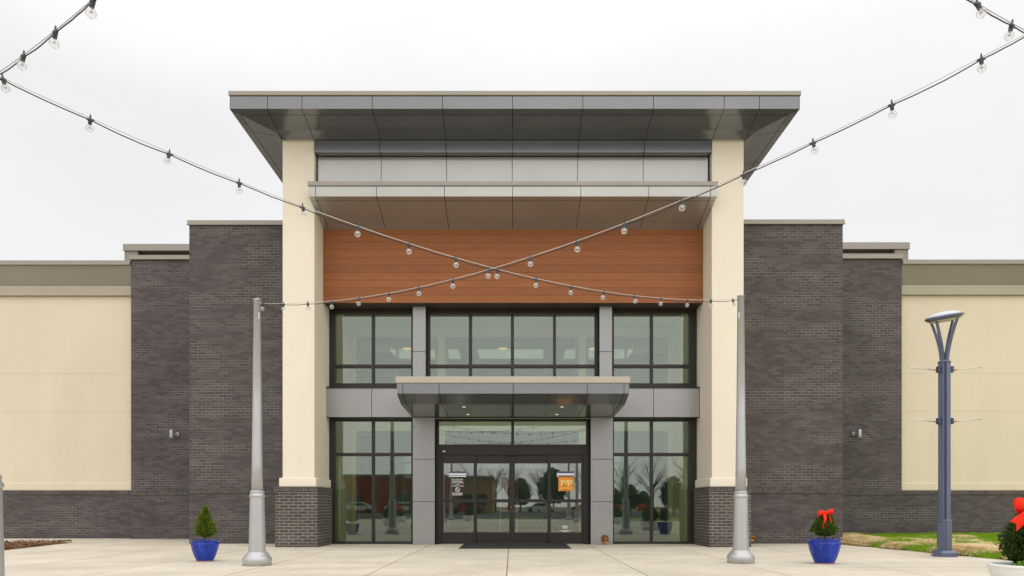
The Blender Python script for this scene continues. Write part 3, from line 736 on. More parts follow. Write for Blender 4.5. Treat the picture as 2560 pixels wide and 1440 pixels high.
while cnt < 46000:
    y = rng.uniform(9.5,19.5); x = lerp_edge(y) - .03 + rng.random()**1.5*8
    if y > 17.2 and x < PX(2107,17.2)+.05: continue
    if x/y > .74: continue
    w = straw_w(x, y)
    if w < .30 + rng.uniform(-.14,.12): continue
    cnt += 1; a = rng.uniform(0,6.28) if rng.random() < .5 else rng.gauss(2.9,.5); L = rng.uniform(.05,.16); z = max(0,lawn_h(x,y)) + rng.uniform(.014,.055)
    dx, dy = math.cos(a)*L/2, math.sin(a)*L/2; wd = rng.uniform(.0025,.006); zz = rng.uniform(-.02,.02); b = rng.uniform(0,.018)
    px_, py_ = -math.sin(a)*wd, math.cos(a)*wd
    st.add([(x-dx-px_,y-dy-py_,z-zz),(x-dx+px_,y-dy+py_,z-zz),(x+px_,y+py_,z+b),(x-px_,y-py_,z+b),(x+dx-px_,y+dy-py_,z+zz),(x+dx+px_,y+dy+py_,z+zz)], [(0,3,2,1),(3,4,5,2)])
tag(g.build('grass', M['grass']), 'bright green new grass along the right brick wall', 'grass', kind='stuff')
tag(st.build('straw', M['straw']), 'pale dry straw scattered over the lawn beside the paving', 'straw', kind='stuff')

# mulch bed on the left
edge = lambda y: -10.83 + (17.75-y)*.165
mb = MB(); vs = []; nx, ny = 40, 40
for j in range(ny+1):
    y = 12 + j/ny*5.75
    for i in range(nx+1):
        x = edge(y) - (i/nx)**1.3*7
        yy = y - (0 if j < ny else 0); zz = .006 + min((i/nx)*6, 1)*min((ny-j)/6,1)*(.03+.035*abs(hn(x,y,5)))
        vs.append((x, yy - max(0,(edge(y)-x))*.06*(j/ny), zz))
mb.add(vs, [(j*(nx+1)+i+1, j*(nx+1)+i, (j+1)*(nx+1)+i, (j+1)*(nx+1)+i+1) for j in range(ny) for i in range(nx)], 0, True)
for k in range(3200):
    y = rng.uniform(12.3,17.7); x = edge(y) - rng.random()**1.4*3.2; y2 = y - max(0,edge(y)-x)*.06
    a = rng.uniform(0,6.28); L = rng.uniform(.02,.07); w = rng.uniform(.006,.014); z = .03 + rng.uniform(0,.035)
    dx, dy = math.cos(a)*L, math.sin(a)*L; ex, ey = -math.sin(a)*w, math.cos(a)*w; t = rng.uniform(-.02,.02)
    mb.add([(x-dx-ex,y2-dy-ey,z-t),(x+dx-ex,y2+dy-ey,z+t),(x+dx+ex,y2+dy+ey,z+t+.006),(x-dx+ex,y2-dy+ey,z-t+.006)], [(0,1,2,3)], 1)
tag(mb.build('mulch', [M['mulch'], M['chip']]), 'brown wood mulch in the bed by the left wall', 'mulch', kind='stuff')

# ------------------------------------------------------------------ silver poles
def make_pole(h, loc, label):
    o = empty('light_pole', loc, label, 'pole', 'silver poles carrying the string lights')
    mb = MB(); mb.lathe([(.212,0),(.212,.105),(.205,.118),(.145,.195),(.135,.21),(.125,.21)], 40); mb.build('base', M['pole'], o, world=False)
    mb = MB(); mb.lathe([(.125,.20),(.107,.98),(.106,1.03)], 32, cap=False); mb.build('lower_shaft', M['pole'], o, world=False)
    mb = MB(); mb.lathe([(.106,1.03),(.114,1.035),(.117,1.05),(.114,1.066),(.102,1.085),(.098,1.10),(.102,1.105),(.104,1.115),(.101,1.126),(.09,1.135),(.08,1.135)], 32, cap=False); mb.build('collar', M['pole'], o, world=False)
    mb = MB(); mb.lathe([(.084,1.13),(.079,1.5),(.066,2.5),(.052,h-.02),(.055,h-.02),(.055,h),(.02,h+.012),(0,h+.014)], 32); mb.build('shaft', M['pole'], o, world=False)
    for i in range(4):
        a = math.radians(45+90*i); mb = MB(); mb.lathe([(.016,0),(.016,.012),(.009,.013),(.009,.03),(0,.032)], 6, (.178*math.cos(a),.178*math.sin(a),.155)); mb.build('bolt', M['wire'], o, world=False)
    return o
XL, XR = PX(643,10.94), PX(1852,11.38)
hL, hR = PZ(748,10.94), PZ(739,11.38)
poles = [make_pole(hL, (XL,10.94,0), 'silver pole on the paving in front of the left cream pillar')]
def cover(o, hx, hz):
    mb = MB(); mb.box(hx-.014, hx+.014, -.062, -.03, hz-.055, hz+.055); mb.build('hand_hole_cover', M['pole'], o, world=False, bevel=.004)
cover(poles[0], .045, hL-.27)
p2 = make_pole(hR, (XR,11.38,0), 'silver pole on the paving in front of the right cream pillar'); cover(p2, -.045, hR-.33)
p3 = dup(poles[0], (-3.88,5.3,0), 'silver pole at the left edge of the photo nearest the viewer')
p4 = dup(p2, (3.80,5.0,0), 'silver pole just past the right edge nearest the viewer')
for i, (x, y) in enumerate(((3.66,-.8),(-3.88,-.5),(3.66,-6.4),(-3.88,-6.2),(3.66,-12.2),(-3.88,-12))):
    q = dup(p2 if x > 0 else poles[0], (x,y,0), 'silver pole standing behind the viewer, seen only in the glass')

# ------------------------------------------------------------------ string lights
def make_string(Pa, Pb, sag, ts, label, heads=()):
    Pa, Pb = Vector(Pa), Vector(Pb); root = empty('string_lights', Pb, label, 'string lights', 'string lights between the silver poles')
    loc = lambda p: tuple(Vector(p)-Pb)
    def P(t): p = Pa.lerp(Pb, t); p.z -= 4*sag*t*(1-t); return p
    N = 60
    for q, e in heads: mb = MB(); mb.tube([loc(q), loc(e)], .009, 8); mb.build('turnbuckle', M['wire'], root, world=False)
    mb = MB(); mb.tube([loc(P(i/N)) for i in range(N+1)], .0034, 6); mb.build('support_wire', M['wire'], root, world=False)
    ends = [0.0] + sorted(ts) + [1.0]; pts = []
    rg = random.Random(int(abs(Pa.x*100))+len(ts))
    for a, b in zip(ends, ends[1:]):
        dr = rg.uniform(.004,.015) if b-a > .03 else .004
        for k in range(8):
            u = k/8; p = P(a+(b-a)*u); p.z -= .017 + 4*dr*u*(1-u) + rg.uniform(-.0015,.0015); p.y -= .004; pts.append(loc(p))
    pts.append(loc(P(1.0)-Vector((0,.004,.02))))
    mb = MB(); mb.tube(pts, .0044, 6); mb.build('cable', M['cable'], root, world=False)
    tan = (Pb-Pa); tan.z = 0; tan.normalize()
    for t in ts:
        p = Vector(loc(P(t))); tilt = Vector((rg.uniform(-.22,.22), rg.uniform(-.22,.22), -1)).normalized()
        mb = MB(); c = p + Vector((0,0,.012))
        mb.lathe([(.006,-.004),(.007,0),(.008,.014),(.013,.018),(.016,.022),(.016,.036),(.014,.040),(.014,.050),(.013,.062)], 14, tuple(c), 0, axis=tilt)
        mb.tube([tuple(p+tan*.026+Vector((0,0,-.016))), tuple(p-tan*.026+Vector((0,0,-.016)))], .009, 8)
        mb.tube([tuple(c), tuple(c+Vector((0,0,.014)))], .006, 6)
        h = mb.build('lamp_holder', M['socket'], root, world=False)
        mb = MB(); r = .030; c2 = c + tilt*.058
        prof = [(.011,0),(.013,.006)] + [(r*math.sin(a), .034-r*math.cos(a)) for a in [math.radians(v) for v in range(35,181,12)]] + [(0,.064)]
        mb.lathe(prof, 20, tuple(c2), 0, axis=tilt, cap=False)
        mb.lathe([(.004,0),(.005,.014),(.010,.022),(.012,.030),(.006,.031),(0,.031)], 8, tuple(c2), 1, axis=tilt, cap=False)
        mb.build('bulb', [M['bulb'], M['wire']], h, world=False)
    return root
def t_of(Pa, Pb, px):
    k = (px-CX)/F; return (k*Pa[1]-Pa[0]) / ((Pb[0]-Pa[0]) - k*(Pb[1]-Pa[1]))
A0, A1 = (-3.80,5.3,PZ(186,5.3)), (PX(1842,11.36),11.36,PZ(748,11.36))
B0, B1 = (3.59,5.0,4.19), (PX(652,10.93),10.93,PZ(758,10.93))
make_string(A0, A1, .49, [t_of(A0,A1,p) for p in (6,226,424,598,756,896,1023,1138,1245,1341,1430,1510,1585,1653,1719,1778,1832)],
            'long string of clear bulbs running from the upper left down to the right silver pole',
            [(A1,(XR-.05,11.38,A1[2]+.02))])
make_string(B0, B1, .525, [t_of(B0,B1,p) for p in (2453,2229,2032,1859,1705,1563,1441,1325,1223,1132,1045,972,897,828,769,709,657)],
            'long string of clear bulbs running from the upper right down to the left silver pole',
            [(B1,(XL+.05,10.94,B1[2]+.02)), (B0,(3.76,5.0,4.2))])
C0, C1 = (3.60,-.8,4.2), (-3.80,5.3,PZ(186,5.3))
make_string(C0, C1, .44, [t_of(C0,C1,p) for p in (60,139,233)] + [.73,.675,.62,.56,.5,.44,.38,.32,.26,.2,.14,.08],
            'short piece of string lights rising out of the upper left corner')
D0, D1 = (-3.82,-.5,4.1), (3.59,5.0,4.19)
make_string(D0, D1, .44, [t_of(D0,D1,p) for p in (2442,2531)] + [.75,.69,.63,.57,.51,.45,.39,.33,.27,.21,.15,.09],
            'short piece of string lights crossing the upper right corner')

# ------------------------------------------------------------------ blue-grey street lamp
yl = 12.83; zl = lambda p: PZ(p, yl)
L = empty('street_lamp', (PX(2361,yl),yl,0), 'blue-grey street lamp with a domed head on four curved arms, beside the straw', 'street lamp')
rot = math.radians(24)
def R2(x, y): return (x*math.cos(rot)-y*math.sin(rot), x*math.sin(rot)+y*math.cos(rot))
def cross_prism(mb, hw, arm, z0, z1, mi=0, hw1=None, arm1=None):
    """plus-shaped extrusion turned with the post"""
    hw1 = hw1 or hw; arm1 = arm1 or arm; rows = []
    for h, a, z in ((hw,arm,z0),(hw1,arm1,z1)):
        pts = [(h,a),(a,a),(a,h),(-a,h),(-a,a),(-h,a),(-h,-a),(-a,-a),(-a,-h),(a,-h),(a,-a),(h,-a)]
        rows.append([(*R2(*p), z) for p in pts])
    n = 12; mb.add(rows[0]+rows[1], [(i,(i+1)%n,n+(i+1)%n,n+i) for i in range(n)] + [tuple(reversed(range(n))), tuple(range(n,2*n))], mi)
mb = MB(); cross_prism(mb, .087, .050, .25, zl(906), 0); mb.build('post', M['navy'], L, world=False, bevel=.008)
mb = MB(); mb.prism([R2(*p) for p in [(.060,.060),(-.060,.060),(-.060,-.060),(.060,-.060)]], 'z', .3, zl(908)); mb.build('groove_core', M['navyd'], L, world=False)
mb = MB(); cross_prism(mb, .100, .066, .10, .62); cross_prism(mb, .100, .066, .6205, .665, hw1=.090, arm1=.053); mb.build('base_cover', M['navy'], L, world=False, bevel=.010)
oct_ = lambda r, z: [(r*math.cos(math.radians(22.5+45*i)+rot), r*math.sin(math.radians(22.5+45*i)+rot), z) for i in range(8)]
mb = MB(); rows = [oct_(.215,0), oct_(.215,.075), oct_(.165,.115)]
mb.add(sum(rows,[]), [(k*8+i, k*8+(i+1)%8, (k+1)*8+(i+1)%8, (k+1)*8+i) for k in range(2) for i in range(8)] + [tuple(16+i for i in range(8))]); mb.build('base', M['navy'], L, world=False, bevel=.008)
mb = MB(); mb.lathe([(.09,zl(908)),(.106,zl(907)),(.106,zl(904)),(.085,zl(902.5)),(.05,zl(898)),(0,zl(897))], 24); mb.build('collar', M['navy'], L, world=False)
tilt = Matrix.Rotation(math.radians(-9), 4, 'Y') @ Matrix.Rotation(math.radians(6), 4, 'X')
ztop = zl(797)
def arm_pts(a):
    out = []
    for k in range(13):
        u = k/12; r = .058 + .200*(u**1.55); z = zl(902) + (ztop-zl(902))*u
        out.append((r*math.cos(a), r*math.sin(a), z))
    return out
for i in range(4):
    a = math.radians(27) + i*math.pi/2
    P_ = arm_pts(a); P_[-1] = (P_[-1][0], P_[-1][1], P_[-1][2] + P_[-1][0]*.12)
    mb = MB(); w = Vector((-math.sin(a), math.cos(a), 0))
    vs = []; n = len(P_)
    for k, p in enumerate(P_):
        u = k/(n-1); hw = .026-.007*u; dp = .038-.014*u; rd = Vector((math.cos(a),math.sin(a),0)); p = Vector(p)
        vs += [tuple(p-w*hw-rd*dp), tuple(p+w*hw-rd*dp), tuple(p+w*hw+rd*dp*.4), tuple(p-w*hw+rd*dp*.4)]
    mb.add(vs, [(k*4+j, k*4+(j+1)%4, (k+1)*4+(j+1)%4, (k+1)*4+j) for k in range(n-1) for j in range(4)] + [(0,1,2,3), tuple((n-1)*4+j for j in (3,2,1,0))])
    fix_normals(mb.build('arm', M['navy'], L, world=False, bevel=.004))
def tl(prof, n=36):
    m_ = MB(); m_.lathe(prof, n); m_.v = [tuple(tilt @ Vector(v) + Vector((0,0,ztop))) for v in m_.v]; return m_
h_ = tl([(.262,-.012),(.270,-.013),(.300,.018),(.308,.030),(.306,.044),(.298,.050),(.268,.044),(.25,.02),(.25,-.010)]).build('lamp_head', M['navy'], L, world=False)
tl([(.294,.048),(.27,.070),(.21,.100),(.13,.120),(.05,.129),(0,.130)]).build('dome', M['dome'], h_)
tl([(.255,-.016),(.235,-.036),(.17,-.050),(.08,-.056),(0,-.057)]).build('lens', M['lens'], h_)
for zc in (924, 1053):
    for s in (-1,1):
        z = zl(zc); mb = MB()
        x0, x1 = sorted((s*.09, s*.142)); mb.box(x0, x1, -.05, .02, z-.055, z+.055); bk = mb.build('banner_bracket', M['navyd'], L, world=False, bevel=.006)
        mb = MB(); mb.tube([(s*.14,-.02,z-.012),(s*.20,-.02,z-.008)], .014, 10); mb.build('ferrule', M['brass'], bk)
        mb = MB(); mb.tube([(s*.20,-.02,z-.008),(s*.655,-.02,z+.038)], [.011,.009], 10); mb.build('banner_rod', M['wire'], bk)

# ------------------------------------------------------------------ planted pots
def leaf_cloud(n, shape, size, seed, sharp=1.0):
    """small leaf faces through a crown volume; shape(u) gives the crown radius at height fraction u"""
    r_ = random.Random(seed); mb = MB(); zmax = shape['h']; bumps = [(r_.uniform(0,6.28), r_.uniform(0,zmax), r_.uniform(.6,1.3)) for _ in range(16)]
    k = 0
    while k < n:
        u = r_.random(); z = u*zmax; a = r_.uniform(0,6.28); R = shape['r'](u)
        if r_.random() > R/shape['rm']: continue
        b = 1 + .10*math.sin(a*3+z*17+seed) + .24*mnoise.noise(Vector((math.cos(a)*2.5,math.sin(a)*2.5,z*11+seed)))
        if mnoise.noise(Vector((math.cos(a)*4, math.sin(a)*4, z*16+seed*2))) < -.38 and r_.random() < .75: continue
        rr = R*b*(r_.random()**.38)*r_.choice((1,1,1,1,1.05,1.15)); p = Vector((rr*math.cos(a), rr*math.sin(a), z + r_.uniform(-.01,.01)))
        d = Vector((math.cos(a)+r_.gauss(0,.5), math.sin(a)+r_.gauss(0,.5), .55+sharp*r_.gauss(.3,.5))).normalized()
        sd = d.cross(Vector((r_.gauss(0,1),r_.gauss(0,1),r_.gauss(0,1)))).normalized(); s = size*r_.uniform(.65,1.35)
        nn = d.cross(sd)*s*.15
        mb.add([p, p+d*s*.5+sd*s*.32+nn, p+d*s, p+d*s*.5-sd*s*.32+nn], [(0,1,2),(0,2,3)]); k += 1
    return mb
def pot_mesh(prof, n=44): mb = MB(); mb.lathe(prof, n, cap=False); return mb
def bluepot(loc, sc, label, shape, leaf, n, size, seed):
    o = empty('potted_shrub', loc, label, 'potted plant', 'shrubs in blue glazed pots')
    R, h = .228*sc, .345*sc
    prof = [(R*.56,.012),(R*.60,.03),(R*.74,.10*sc),(R*.87,.19*sc),(R*.945,.265*sc),(R*.955,.295*sc),(R*.915,.312*sc),(R*.92,.320*sc),(R*.99,.334*sc),(R*1.0,h),(R*.97,h+.004),(R*.91,h),(R*.90,h-.05)]
    p = pot_mesh(prof).build('pot', M['glaze'], o, world=False)
    mb = MB(); mb.lathe([(R*.53,0),(R*.57,.0),(R*.565,.014),(R*.5,.014)], 40); mb.build('foot', M['terra'], p)
    mb = MB(); mb.lathe([(0,h-.018),(R*.5,h-.02),(R*.9,h-.035)], 30, cap=False); mb.build('soil', M['potsoil'], o, world=False)
    fo = leaf_cloud(n, shape, size, seed); fo.v = [(x,y,z+h+.045) for x,y,z in fo.v]; f = fo.build('foliage', leaf, o, world=False)
    mb = MB(); r_ = random.Random(seed)
    mb.tube([(0,0,h-.03),(.004,0,h+.1),(0,0,h+.8*shape['h'])], [.014,.012,.004], 8)
    for i in range(10):
        a = r_.uniform(0,6.28); z = h + .03 + i*.03; q = shape['r'](.3)*.8; mb.tube([(0,0,z),(q*.5*math.cos(a),q*.5*math.sin(a),z+.05),(q*math.cos(a),q*math.sin(a),z+.13)], [.006,.004,.002], 5)
    mb.build('trunk', M['bark'], f)
    mb = MB()
    for i in range(46):
        a = r_.choice((r_.gauss(3.6,.5), r_.gauss(5.9,.45), r_.uniform(0,6.28))); q = R*r_.uniform(.55,.86); c = Vector((q*math.cos(a), q*math.sin(a), h-.02))
        mi = 1 if r_.random() < .22 else 0
        for j in range(5):
            b = r_.uniform(0,6.28); d = Vector((math.cos(b),math.sin(b),r_.uniform(.5,1.3))).normalized(); s = r_.uniform(.02,.045) if not mi else .016; sd = d.cross(Vector((0,0,1))).normalized()
            c2 = c + (Vector((0,0,.03)) if mi else Vector((0,0,0)))
            mb.add([c2, c2+d*s*.6+sd*s*.35, c2+d*s, c2+d*s*.6-sd*s*.35], [(0,1,2,3)], mi)
    mb.build('bedding_plants', [M['leafl'], M['flower']], o, world=False)
    return o, h
def cone_r(u): return .148*(min(1,(u/.16)**.6) if u < .16 else 1)*(1-max(0,u-.2)/.8)**.95 + .006
bluepot((PX(512.5,11.72),11.72,0), 1.0, 'cone-shaped green shrub in a blue glazed pot near the left silver pole', {'h':.50,'r':cone_r,'rm':.15}, M['leafa'], 2600, .040, 11)
def egg_r(u): return .168*(min(1,(u+.06)/.30)**.6)*(1-max(0,u-.26)/.74)**.62 + .012
o2, h2 = bluepot((PX(2061,11.25),11.25,0), 1.12, 'round green shrub with a red bow in a blue glazed pot on the right', {'h':.36,'r':egg_r,'rm':.175}, M['leafb'], 2800, .040, 23)
def bow(par, base, sc, loops, tails):
    """ribbon bow: loops are lists of (x,y,z,half height), tails (x0,x1,y,z0,z1,half width,turn)"""
    mb = MB(); c = Vector(base); W = lambda x, y, z: c + Vector((x,y,z))*sc
    for lp in loops:
        mb.ribbon_smooth([W(x,y,z) for x,y,z,h in lp], [Vector((0,.35*h,.94*h))*sc for x,y,z,h in lp], .004*sc)
    for x0, x1, y, z0, z1, hw, tn in tails:
        pts = []; wd = []; n = 9; d = Vector((x1-x0,0,z1-z0)).normalized(); side = Vector((-d.z,0,d.x))*math.cos(tn) + Vector((0,math.sin(tn),0))
        for k in range(n):
            u = k/(n-1); pts.append(W(x0+(x1-x0)*u, y-.035*math.sin(u*2.4)-.008*math.sin(u*8+x0*40), z0+(z1-z0)*u)); wd.append((side+Vector((0,.25*math.sin(u*5+x1*30),0)))*hw*(.75+.35*u)*sc)
        mb.ribbon_smooth(pts[:-1], wd[:-1], .004*sc)
        a, b = pts[-2], pts[-1]+(pts[-1]-pts[-2])*.5; w = wd[-2]; n_ = Vector((0,-.002*sc,0))
        for q in (-1,1): mb.add([a+n_, a+w*q+n_, b+w*q*1.05+n_, a-n_, a+w*q-n_, b+w*q*1.05-n_], [(0,1,2),(3,5,4),(0,2,5,3),(1,4,5,2)])
    mb.lathe([(0,-.028*sc),(.017*sc,-.022*sc),(.024*sc,-.008*sc),(.025*sc,.008*sc),(.018*sc,.022*sc),(0,.028*sc)], 14, tuple(W(0,-.03,0)), 0)
    return mb.build('bow', M['red'], par, world=False)
bow(o2, (-.015,-.05,h2+.40), 1.0,
    [[(0,-.03,0,.016),(-.04,-.05,.018,.026),(-.085,-.06,.018,.033),(-.115,-.045,-.004,.035),(-.105,-.02,-.022,.032),(-.05,-.01,-.012,.022),(0,-.02,0,.016)],
     [(0,-.03,0,.016),(.04,-.05,.028,.026),(.085,-.055,.038,.031),(.118,-.035,.030,.030),(.105,-.01,.010,.028),(.05,-.01,0,.020),(0,-.02,0,.016)]],
    [(-.03,-.048,-.065,-.005,-.235,.031,.15), (.045,.070,-.045,0,-.19,.026,1.0)])

# white planter at the right edge
yp = 7.15; rim = PZ(1417,6.85)
W_ = empty('potted_shrub', (PX(2585,yp),yp,0), 'dark green shrub with a large red bow in a white planter at the right edge', 'potted plant')
Rw = .40
def white_pot(par):
    r = rim
    mb = pot_mesh([(Rw*.70,0),(Rw*.74,.02),(Rw*.88,r*.55),(Rw*.93,r-.10),(Rw*.945,r-.09),(Rw*.945,r-.07),(Rw*.95,r-.065),(Rw*.965,r-.045),(Rw*.965,r-.035),(Rw*.98,r-.03),(Rw*1.0,r-.02),(Rw*1.0,r-.008),(Rw*.985,r),(Rw*.90,r+.002),(Rw*.87,r-.01),(Rw*.86,r-.07)], 64)
    return mb.build('pot', M['white'], par, world=False)
white_pot(W_)
mb = MB(); mb.lathe([(0,rim-.035),(Rw*.6,rim-.04),(Rw*.87,rim-.05)], 40, cap=False); mb.build('soil', M['potsoil'], W_, world=False)
def ball_r(u): return .262*math.sin(math.pi*min(1,.10+.90*u)**.8)**.62
fo = leaf_cloud(9000, {'h':.56,'r':ball_r,'rm':.27}, .036, 41, .8); fo.v = [(x+.02,y,z+rim+.005) for x,y,z in fo.v]; f = fo.build('foliage', M['leafc'], W_, world=False)
mb = MB(); r_ = random.Random(5); mb.tube([(.02,0,rim-.05),(.03,0,rim+.15),(.02,0,rim+.5)], [.026,.022,.006], 10)
for i in range(22):
    a = r_.uniform(0,6.28); z = rim+.0+i*.015; q = r_.uniform(.12,.24); mb.tube([(.02,0,z),(.02+q*.5*math.cos(a),q*.5*math.sin(a),z+.04),(.02+q*math.cos(a),q*math.sin(a),z+.11)], [.008,.005,.002], 5)
mb.build('trunk', M['bark'], f)
bow(W_, (-.215,-.20,.87), 1.35,
    [[(0,-.03,0,.022),(-.035,-.055,.026,.032),(-.075,-.065,.046,.038),(-.108,-.05,.040,.036),(-.100,-.02,.010,.034),(-.05,-.005,-.004,.028),(0,-.02,0,.022)],
     [(0,-.03,0,.022),(.035,-.055,.026,.032),(.075,-.065,.046,.038),(.108,-.05,.040,.036),(.100,-.02,.010,.034),(.05,-.005,-.004,.028),(0,-.02,0,.022)]],
    [(-.02,-.145,-.05,-.012,-.115,.040,.1), (.03,.07,-.05,-.01,-.17,.036,.3)])
mb = MB(); r_ = random.Random(9)
for cxx, cyy, hh in ((-.24,-.17,.10),(-.17,-.22,.085),(-.12,-.26,.07),(-.27,-.10,.075),(.1,-.28,.08),(-.20,-.14,.09)):
    for j in range(16):
        b = r_.uniform(0,6.28); d = Vector((math.cos(b)*.6,math.sin(b)*.6,r_.uniform(.5,1.2))).normalized(); s = hh*r_.uniform(.6,1.1); sd = d.cross(Vector((r_.gauss(0,1),r_.gauss(0,1),.2))).normalized(); c = Vector((cxx,cyy,rim-.045))
        nn = d.cross(sd)*s*.2
        mb.add([c, c+d*s*.5+sd*s*.22, c+d*s*.85+sd*s*.34+nn, c+d*s, c+d*s*.85-sd*s*.34+nn, c+d*s*.5-sd*s*.22], [(0,1,2,3,4,5)])
mb.build('bedding_plants', M['leafl'], W_, world=False)
wcopy = [dup(W_, (x,y,0), 'white planter with a dark shrub behind the viewer, seen only in the glass', rz=2.2+i) for i, (x,y) in enumerate(((-5.6,1.0),(5.4,-2.5),(-6.2,-5.5),(-2.6,-9.5),(6.4,-8.5)))]
for q in wcopy: q['group'] = 'white planters mirrored in the glass'

# ------------------------------------------------------------------ the place behind the viewer, mirrored in the glass
def shop(x0, x1, y, h, mat, label, openings):
    o = empty('shop_building', ((x0+x1)/2,y,0), label, 'building')
    mb = MB(); mb.box(x0, x1, y-14, y, -.05, h); w = mb.build('wall', mat, o)
    mb = MB(); mb.box(x0-.15, x1+.15, y-14.1, y+.18, h, h+.3); mb.build('coping', M['taupe'], o)
    for a, b, z in openings:
        mb = MB(); mb.box(a, b, y+.01, y+.06, .3, z); mb.build('window', M['shopglass'], o)
shop(-27, -9.5, -66, 5.0, M['redwall'], 'low dark red shop building across the parking lot, mirrored in the left window', [(-24,-21,2.6),(-16,-13,2.6)])
shop(-7.5, -2.5, -56, 4.4, M['tanwall'], 'low tan shop building across the parking lot, mirrored in the sliding doors', [(-6.5,-5,2.4),(-4.6,-3.2,2.4)])
def tree(x, y, h, leafy, seed, label, grp):
    o = empty('tree', (x,y,0), label, 'tree', grp); r_ = random.Random(seed); mb = MB()
    mb.tube([(0,0,0),(.1,.05,h*.3),(0,0,h*.62)], [.16,.12,.06], 8)
    tips = []
    for i in range(20):
        a = r_.uniform(0,6.28); z = h*r_.uniform(.28,.6); q = h*r_.uniform(.18,.34); e = (q*math.cos(a), q*math.sin(a), z+h*r_.uniform(.15,.38)); tips.append(e)
        mb.tube([(0,0,z),(e[0]*.5,e[1]*.5,z+(e[2]-z)*.6),e], [.05,.03,.010], 6)
        for j in range(5):
            b = r_.uniform(0,6.28); f_ = r_.uniform(.4,1); s = tuple(v*f_ if k < 2 else z+(e[2]-z)*f_ for k, v in enumerate(e)); mb.tube([s, (s[0]+.1*h*math.cos(b), s[1]+.1*h*math.sin(b), s[2]+h*r_.uniform(.05,.16))], [.016,.005], 5)
    mb.build('trunk', M['bark'], o, world=False)
    if leafy:
        c = leaf_cloud(3200, {'h':h*.8,'r':lambda u: h*.30*math.sin(math.pi*min(1,.12+.88*u))**.7,'rm':h*.31}, h*.05, seed); c.v = [(a,b,z+h*.18) for a,b,z in c.v]
        c.build('crown', M['leafc'], o, world=False)
for i, (x,y,h,lf) in enumerate(((1.4,-84,5.6,1),(12,-44,6.5,0),(14.6,-31,3.6,1),(18,-33,4.2,1),(21,-36,6.5,0),(9,-40,3.2,1),(-5,-60,7,0),(23,-28,4.5,1),(-31,-60,8,0),(30,-50,7,1),(-12,-50,5,0),(10,-36,2.6,1),(11.6,-37,3.1,1),(13,-37,2.4,1),(16.2,-35,2.9,1),(19.5,-38,3.6,1),(24.5,-40,3.3,1),(27,-42,4.2,1),(8,-46,6,0),(16,-48,7,0),(20,-47,6.4,0),(-2.6,-78,8.2,0),(-.6,-88,8.6,0),(4.5,-86,8,0),(6.5,-80,7,1),(-4.5,-84,7,0),(-20,-46,6.5,0))):
    tree(x, y, h, lf, 60+i, ('dense dark evergreen tree' if lf else 'bare leafless tree') + ' far behind the viewer, mirrored in the glass', 'evergreen trees mirrored in the glass' if lf else 'bare trees mirrored in the glass')
sheet('lawn_strip', [(5.5,-20),(30,-20),(30,-9),(6.5,-9)], .01, M['grass'])
def car(x, y, mat, label, rz=0):
    o = empty('parked_car', (x,y,-.03), label, 'car', 'cars in the parking lot'); o.rotation_euler.z = rz
    prof = [(-2.2,.35),(-2.25,.6),(-2.1,.85),(-1.3,.95),(-.7,1.38),(.7,1.42),(1.5,1.0),(2.15,.9),(2.25,.6),(2.2,.35)]
    mb = MB(); mb.prism(prof, 'y', -.85, .85); mb.build('body', mat, o, world=False, bevel=.08)
    mb = MB(); mb.prism([(-1.15,.97),(-.68,1.33),(.66,1.36),(1.3,1.0)], 'y', -.865, .865); mb.build('window', M['shopglass'], o, world=False)
    for wx in (-1.4,1.4):
        for wy in (-.8,.8):
            mb = MB(); mb.lathe([(.2,-.1),(.32,-.1),(.34,0),(.32,.1),(.2,.1)], 20, (wx,wy,.34), 0, axis=Vector((0,1,0))); mb.build('wheel', M['tyre'], o, world=False)
for x, y, m_, lb in ((4.2,-74,'carwhite','white car parked behind the viewer, mirrored in the door glass'),(-5.2,-50,'carred','dark red car parked behind the viewer, mirrored in the door glass'),(-14,-58,'carwhite','white car parked before the red building, mirrored in the left window'),(-10,-52,'carred','dark red car parked before the red building, mirrored in the doors'),(10.5,-66,'carred','dark red car parked to the right behind the viewer, mirrored in the glass'),(-19.5,-57,'carwhite','second white car before the red building, mirrored in the left window')):
    car(x, y, M[m_], lb)

# ------------------------------------------------------------------ sky, sun, camera
EL, AZ = math.radians(36), math.radians(10)   # soft sun behind the viewer, a little to the right
w = bpy.data.worlds.new('World'); S.world = w; w.use_nodes = True; nt = w.node_tree; nt.nodes.clear()
N_ = lambda t: nt.nodes.new(t)
out = N_('ShaderNodeOutputWorld'); bg = N_('ShaderNodeBackground'); sky = N_('ShaderNodeTexSky'); sky.sky_type = 'NISHITA'; sky.sun_disc = False
sky.sun_elevation = EL; sky.sun_rotation = math.pi - AZ; sky.air_density = 1.0; sky.dust_density = 3.0
hs = N_('ShaderNodeHueSaturation'); hs.inputs['Saturation'].default_value = .12; nt.links.new(sky.outputs[0], hs.inputs['Color'])
tc = N_('ShaderNodeTexCoord'); sep = N_('ShaderNodeSeparateXYZ'); nt.links.new(tc.outputs['Generated'], sep.inputs[0])
mp = N_('ShaderNodeMapping'); mp.inputs['Scale'].default_value = (1,1,2.2); nt.links.new(tc.outputs['Generated'], mp.inputs[0])
nz = N_('ShaderNodeTexNoise'); nz.inputs['Scale'].default_value = 1.7; nz.inputs['Detail'].default_value = 5; nt.links.new(mp.outputs[0], nz.inputs['Vector'])
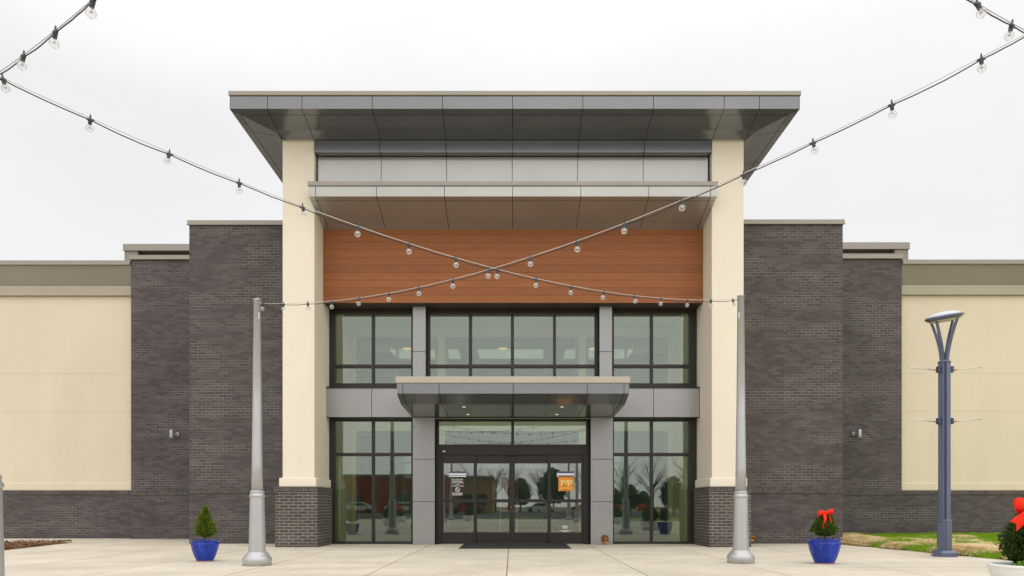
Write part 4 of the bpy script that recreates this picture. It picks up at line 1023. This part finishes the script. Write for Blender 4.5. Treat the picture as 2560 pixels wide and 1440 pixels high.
mr = N_('ShaderNodeMapRange'); nt.links.new(nz.outputs[0], mr.inputs[0]); mr.inputs[1].default_value = .3; mr.inputs[2].default_value = .7; mr.inputs[3].default_value = 7.3; mr.inputs[4].default_value = 8.5
zg = N_('ShaderNodeMapRange'); nt.links.new(sep.outputs[2], zg.inputs[0]); zg.inputs[1].default_value = .45; zg.inputs[2].default_value = 1; zg.inputs[3].default_value = 1.0; zg.inputs[4].default_value = 2.0
mm = N_('ShaderNodeMath'); mm.operation = 'MULTIPLY'; nt.links.new(mr.outputs[0], mm.inputs[0]); nt.links.new(zg.outputs[0], mm.inputs[1])
cc = N_('ShaderNodeVectorMath'); cc.operation = 'SCALE'; cc.inputs[0].default_value = (1.0,1.0,1.01); nt.links.new(mm.outputs[0], cc.inputs['Scale'])
mx = N_('ShaderNodeMix'); mx.data_type = 'RGBA'; mx.inputs[0].default_value = .9; nt.links.new(hs.outputs[0], mx.inputs[6]); nt.links.new(cc.outputs[0], mx.inputs[7])
nt.links.new(mx.outputs[2], bg.inputs[0]); bg.inputs[1].default_value = .112; nt.links.new(bg.outputs[0], out.inputs[0])
sd = bpy.data.lights.new('sun','SUN'); sd.energy = 1.5; sd.angle = math.radians(130); sd.color = (1,.95,.87)
so = bpy.data.objects.new('sun', sd); COL.objects.link(so)
dirv = Vector((-math.sin(AZ)*math.cos(EL), math.cos(AZ)*math.cos(EL), -math.sin(EL)))
so.rotation_euler = dirv.to_track_quat('-Z','Y').to_euler(); so.location = (3,-10,20)

cam = bpy.data.cameras.new('camera'); co = bpy.data.objects.new('camera', cam); COL.objects.link(co)
co.location = (0,0,H); co.rotation_euler = (math.radians(90),0,0)
cam.sensor_width = 36; cam.lens = F/2560*36; cam.shift_y = (HY-720)/2560; cam.clip_end = 3000; cam.clip_start = .05
S.camera = co
S.view_settings.view_transform = 'Standard'; S.view_settings.look = 'None'; S.view_settings.exposure = .05; S.view_settings.gamma = 1
S.render.engine = 'CYCLES'
S.cycles.max_bounces = 10; S.cycles.transparent_max_bounces = 24; S.cycles.diffuse_bounces = 5; S.cycles.glossy_bounces = 5; S.cycles.use_denoising = True
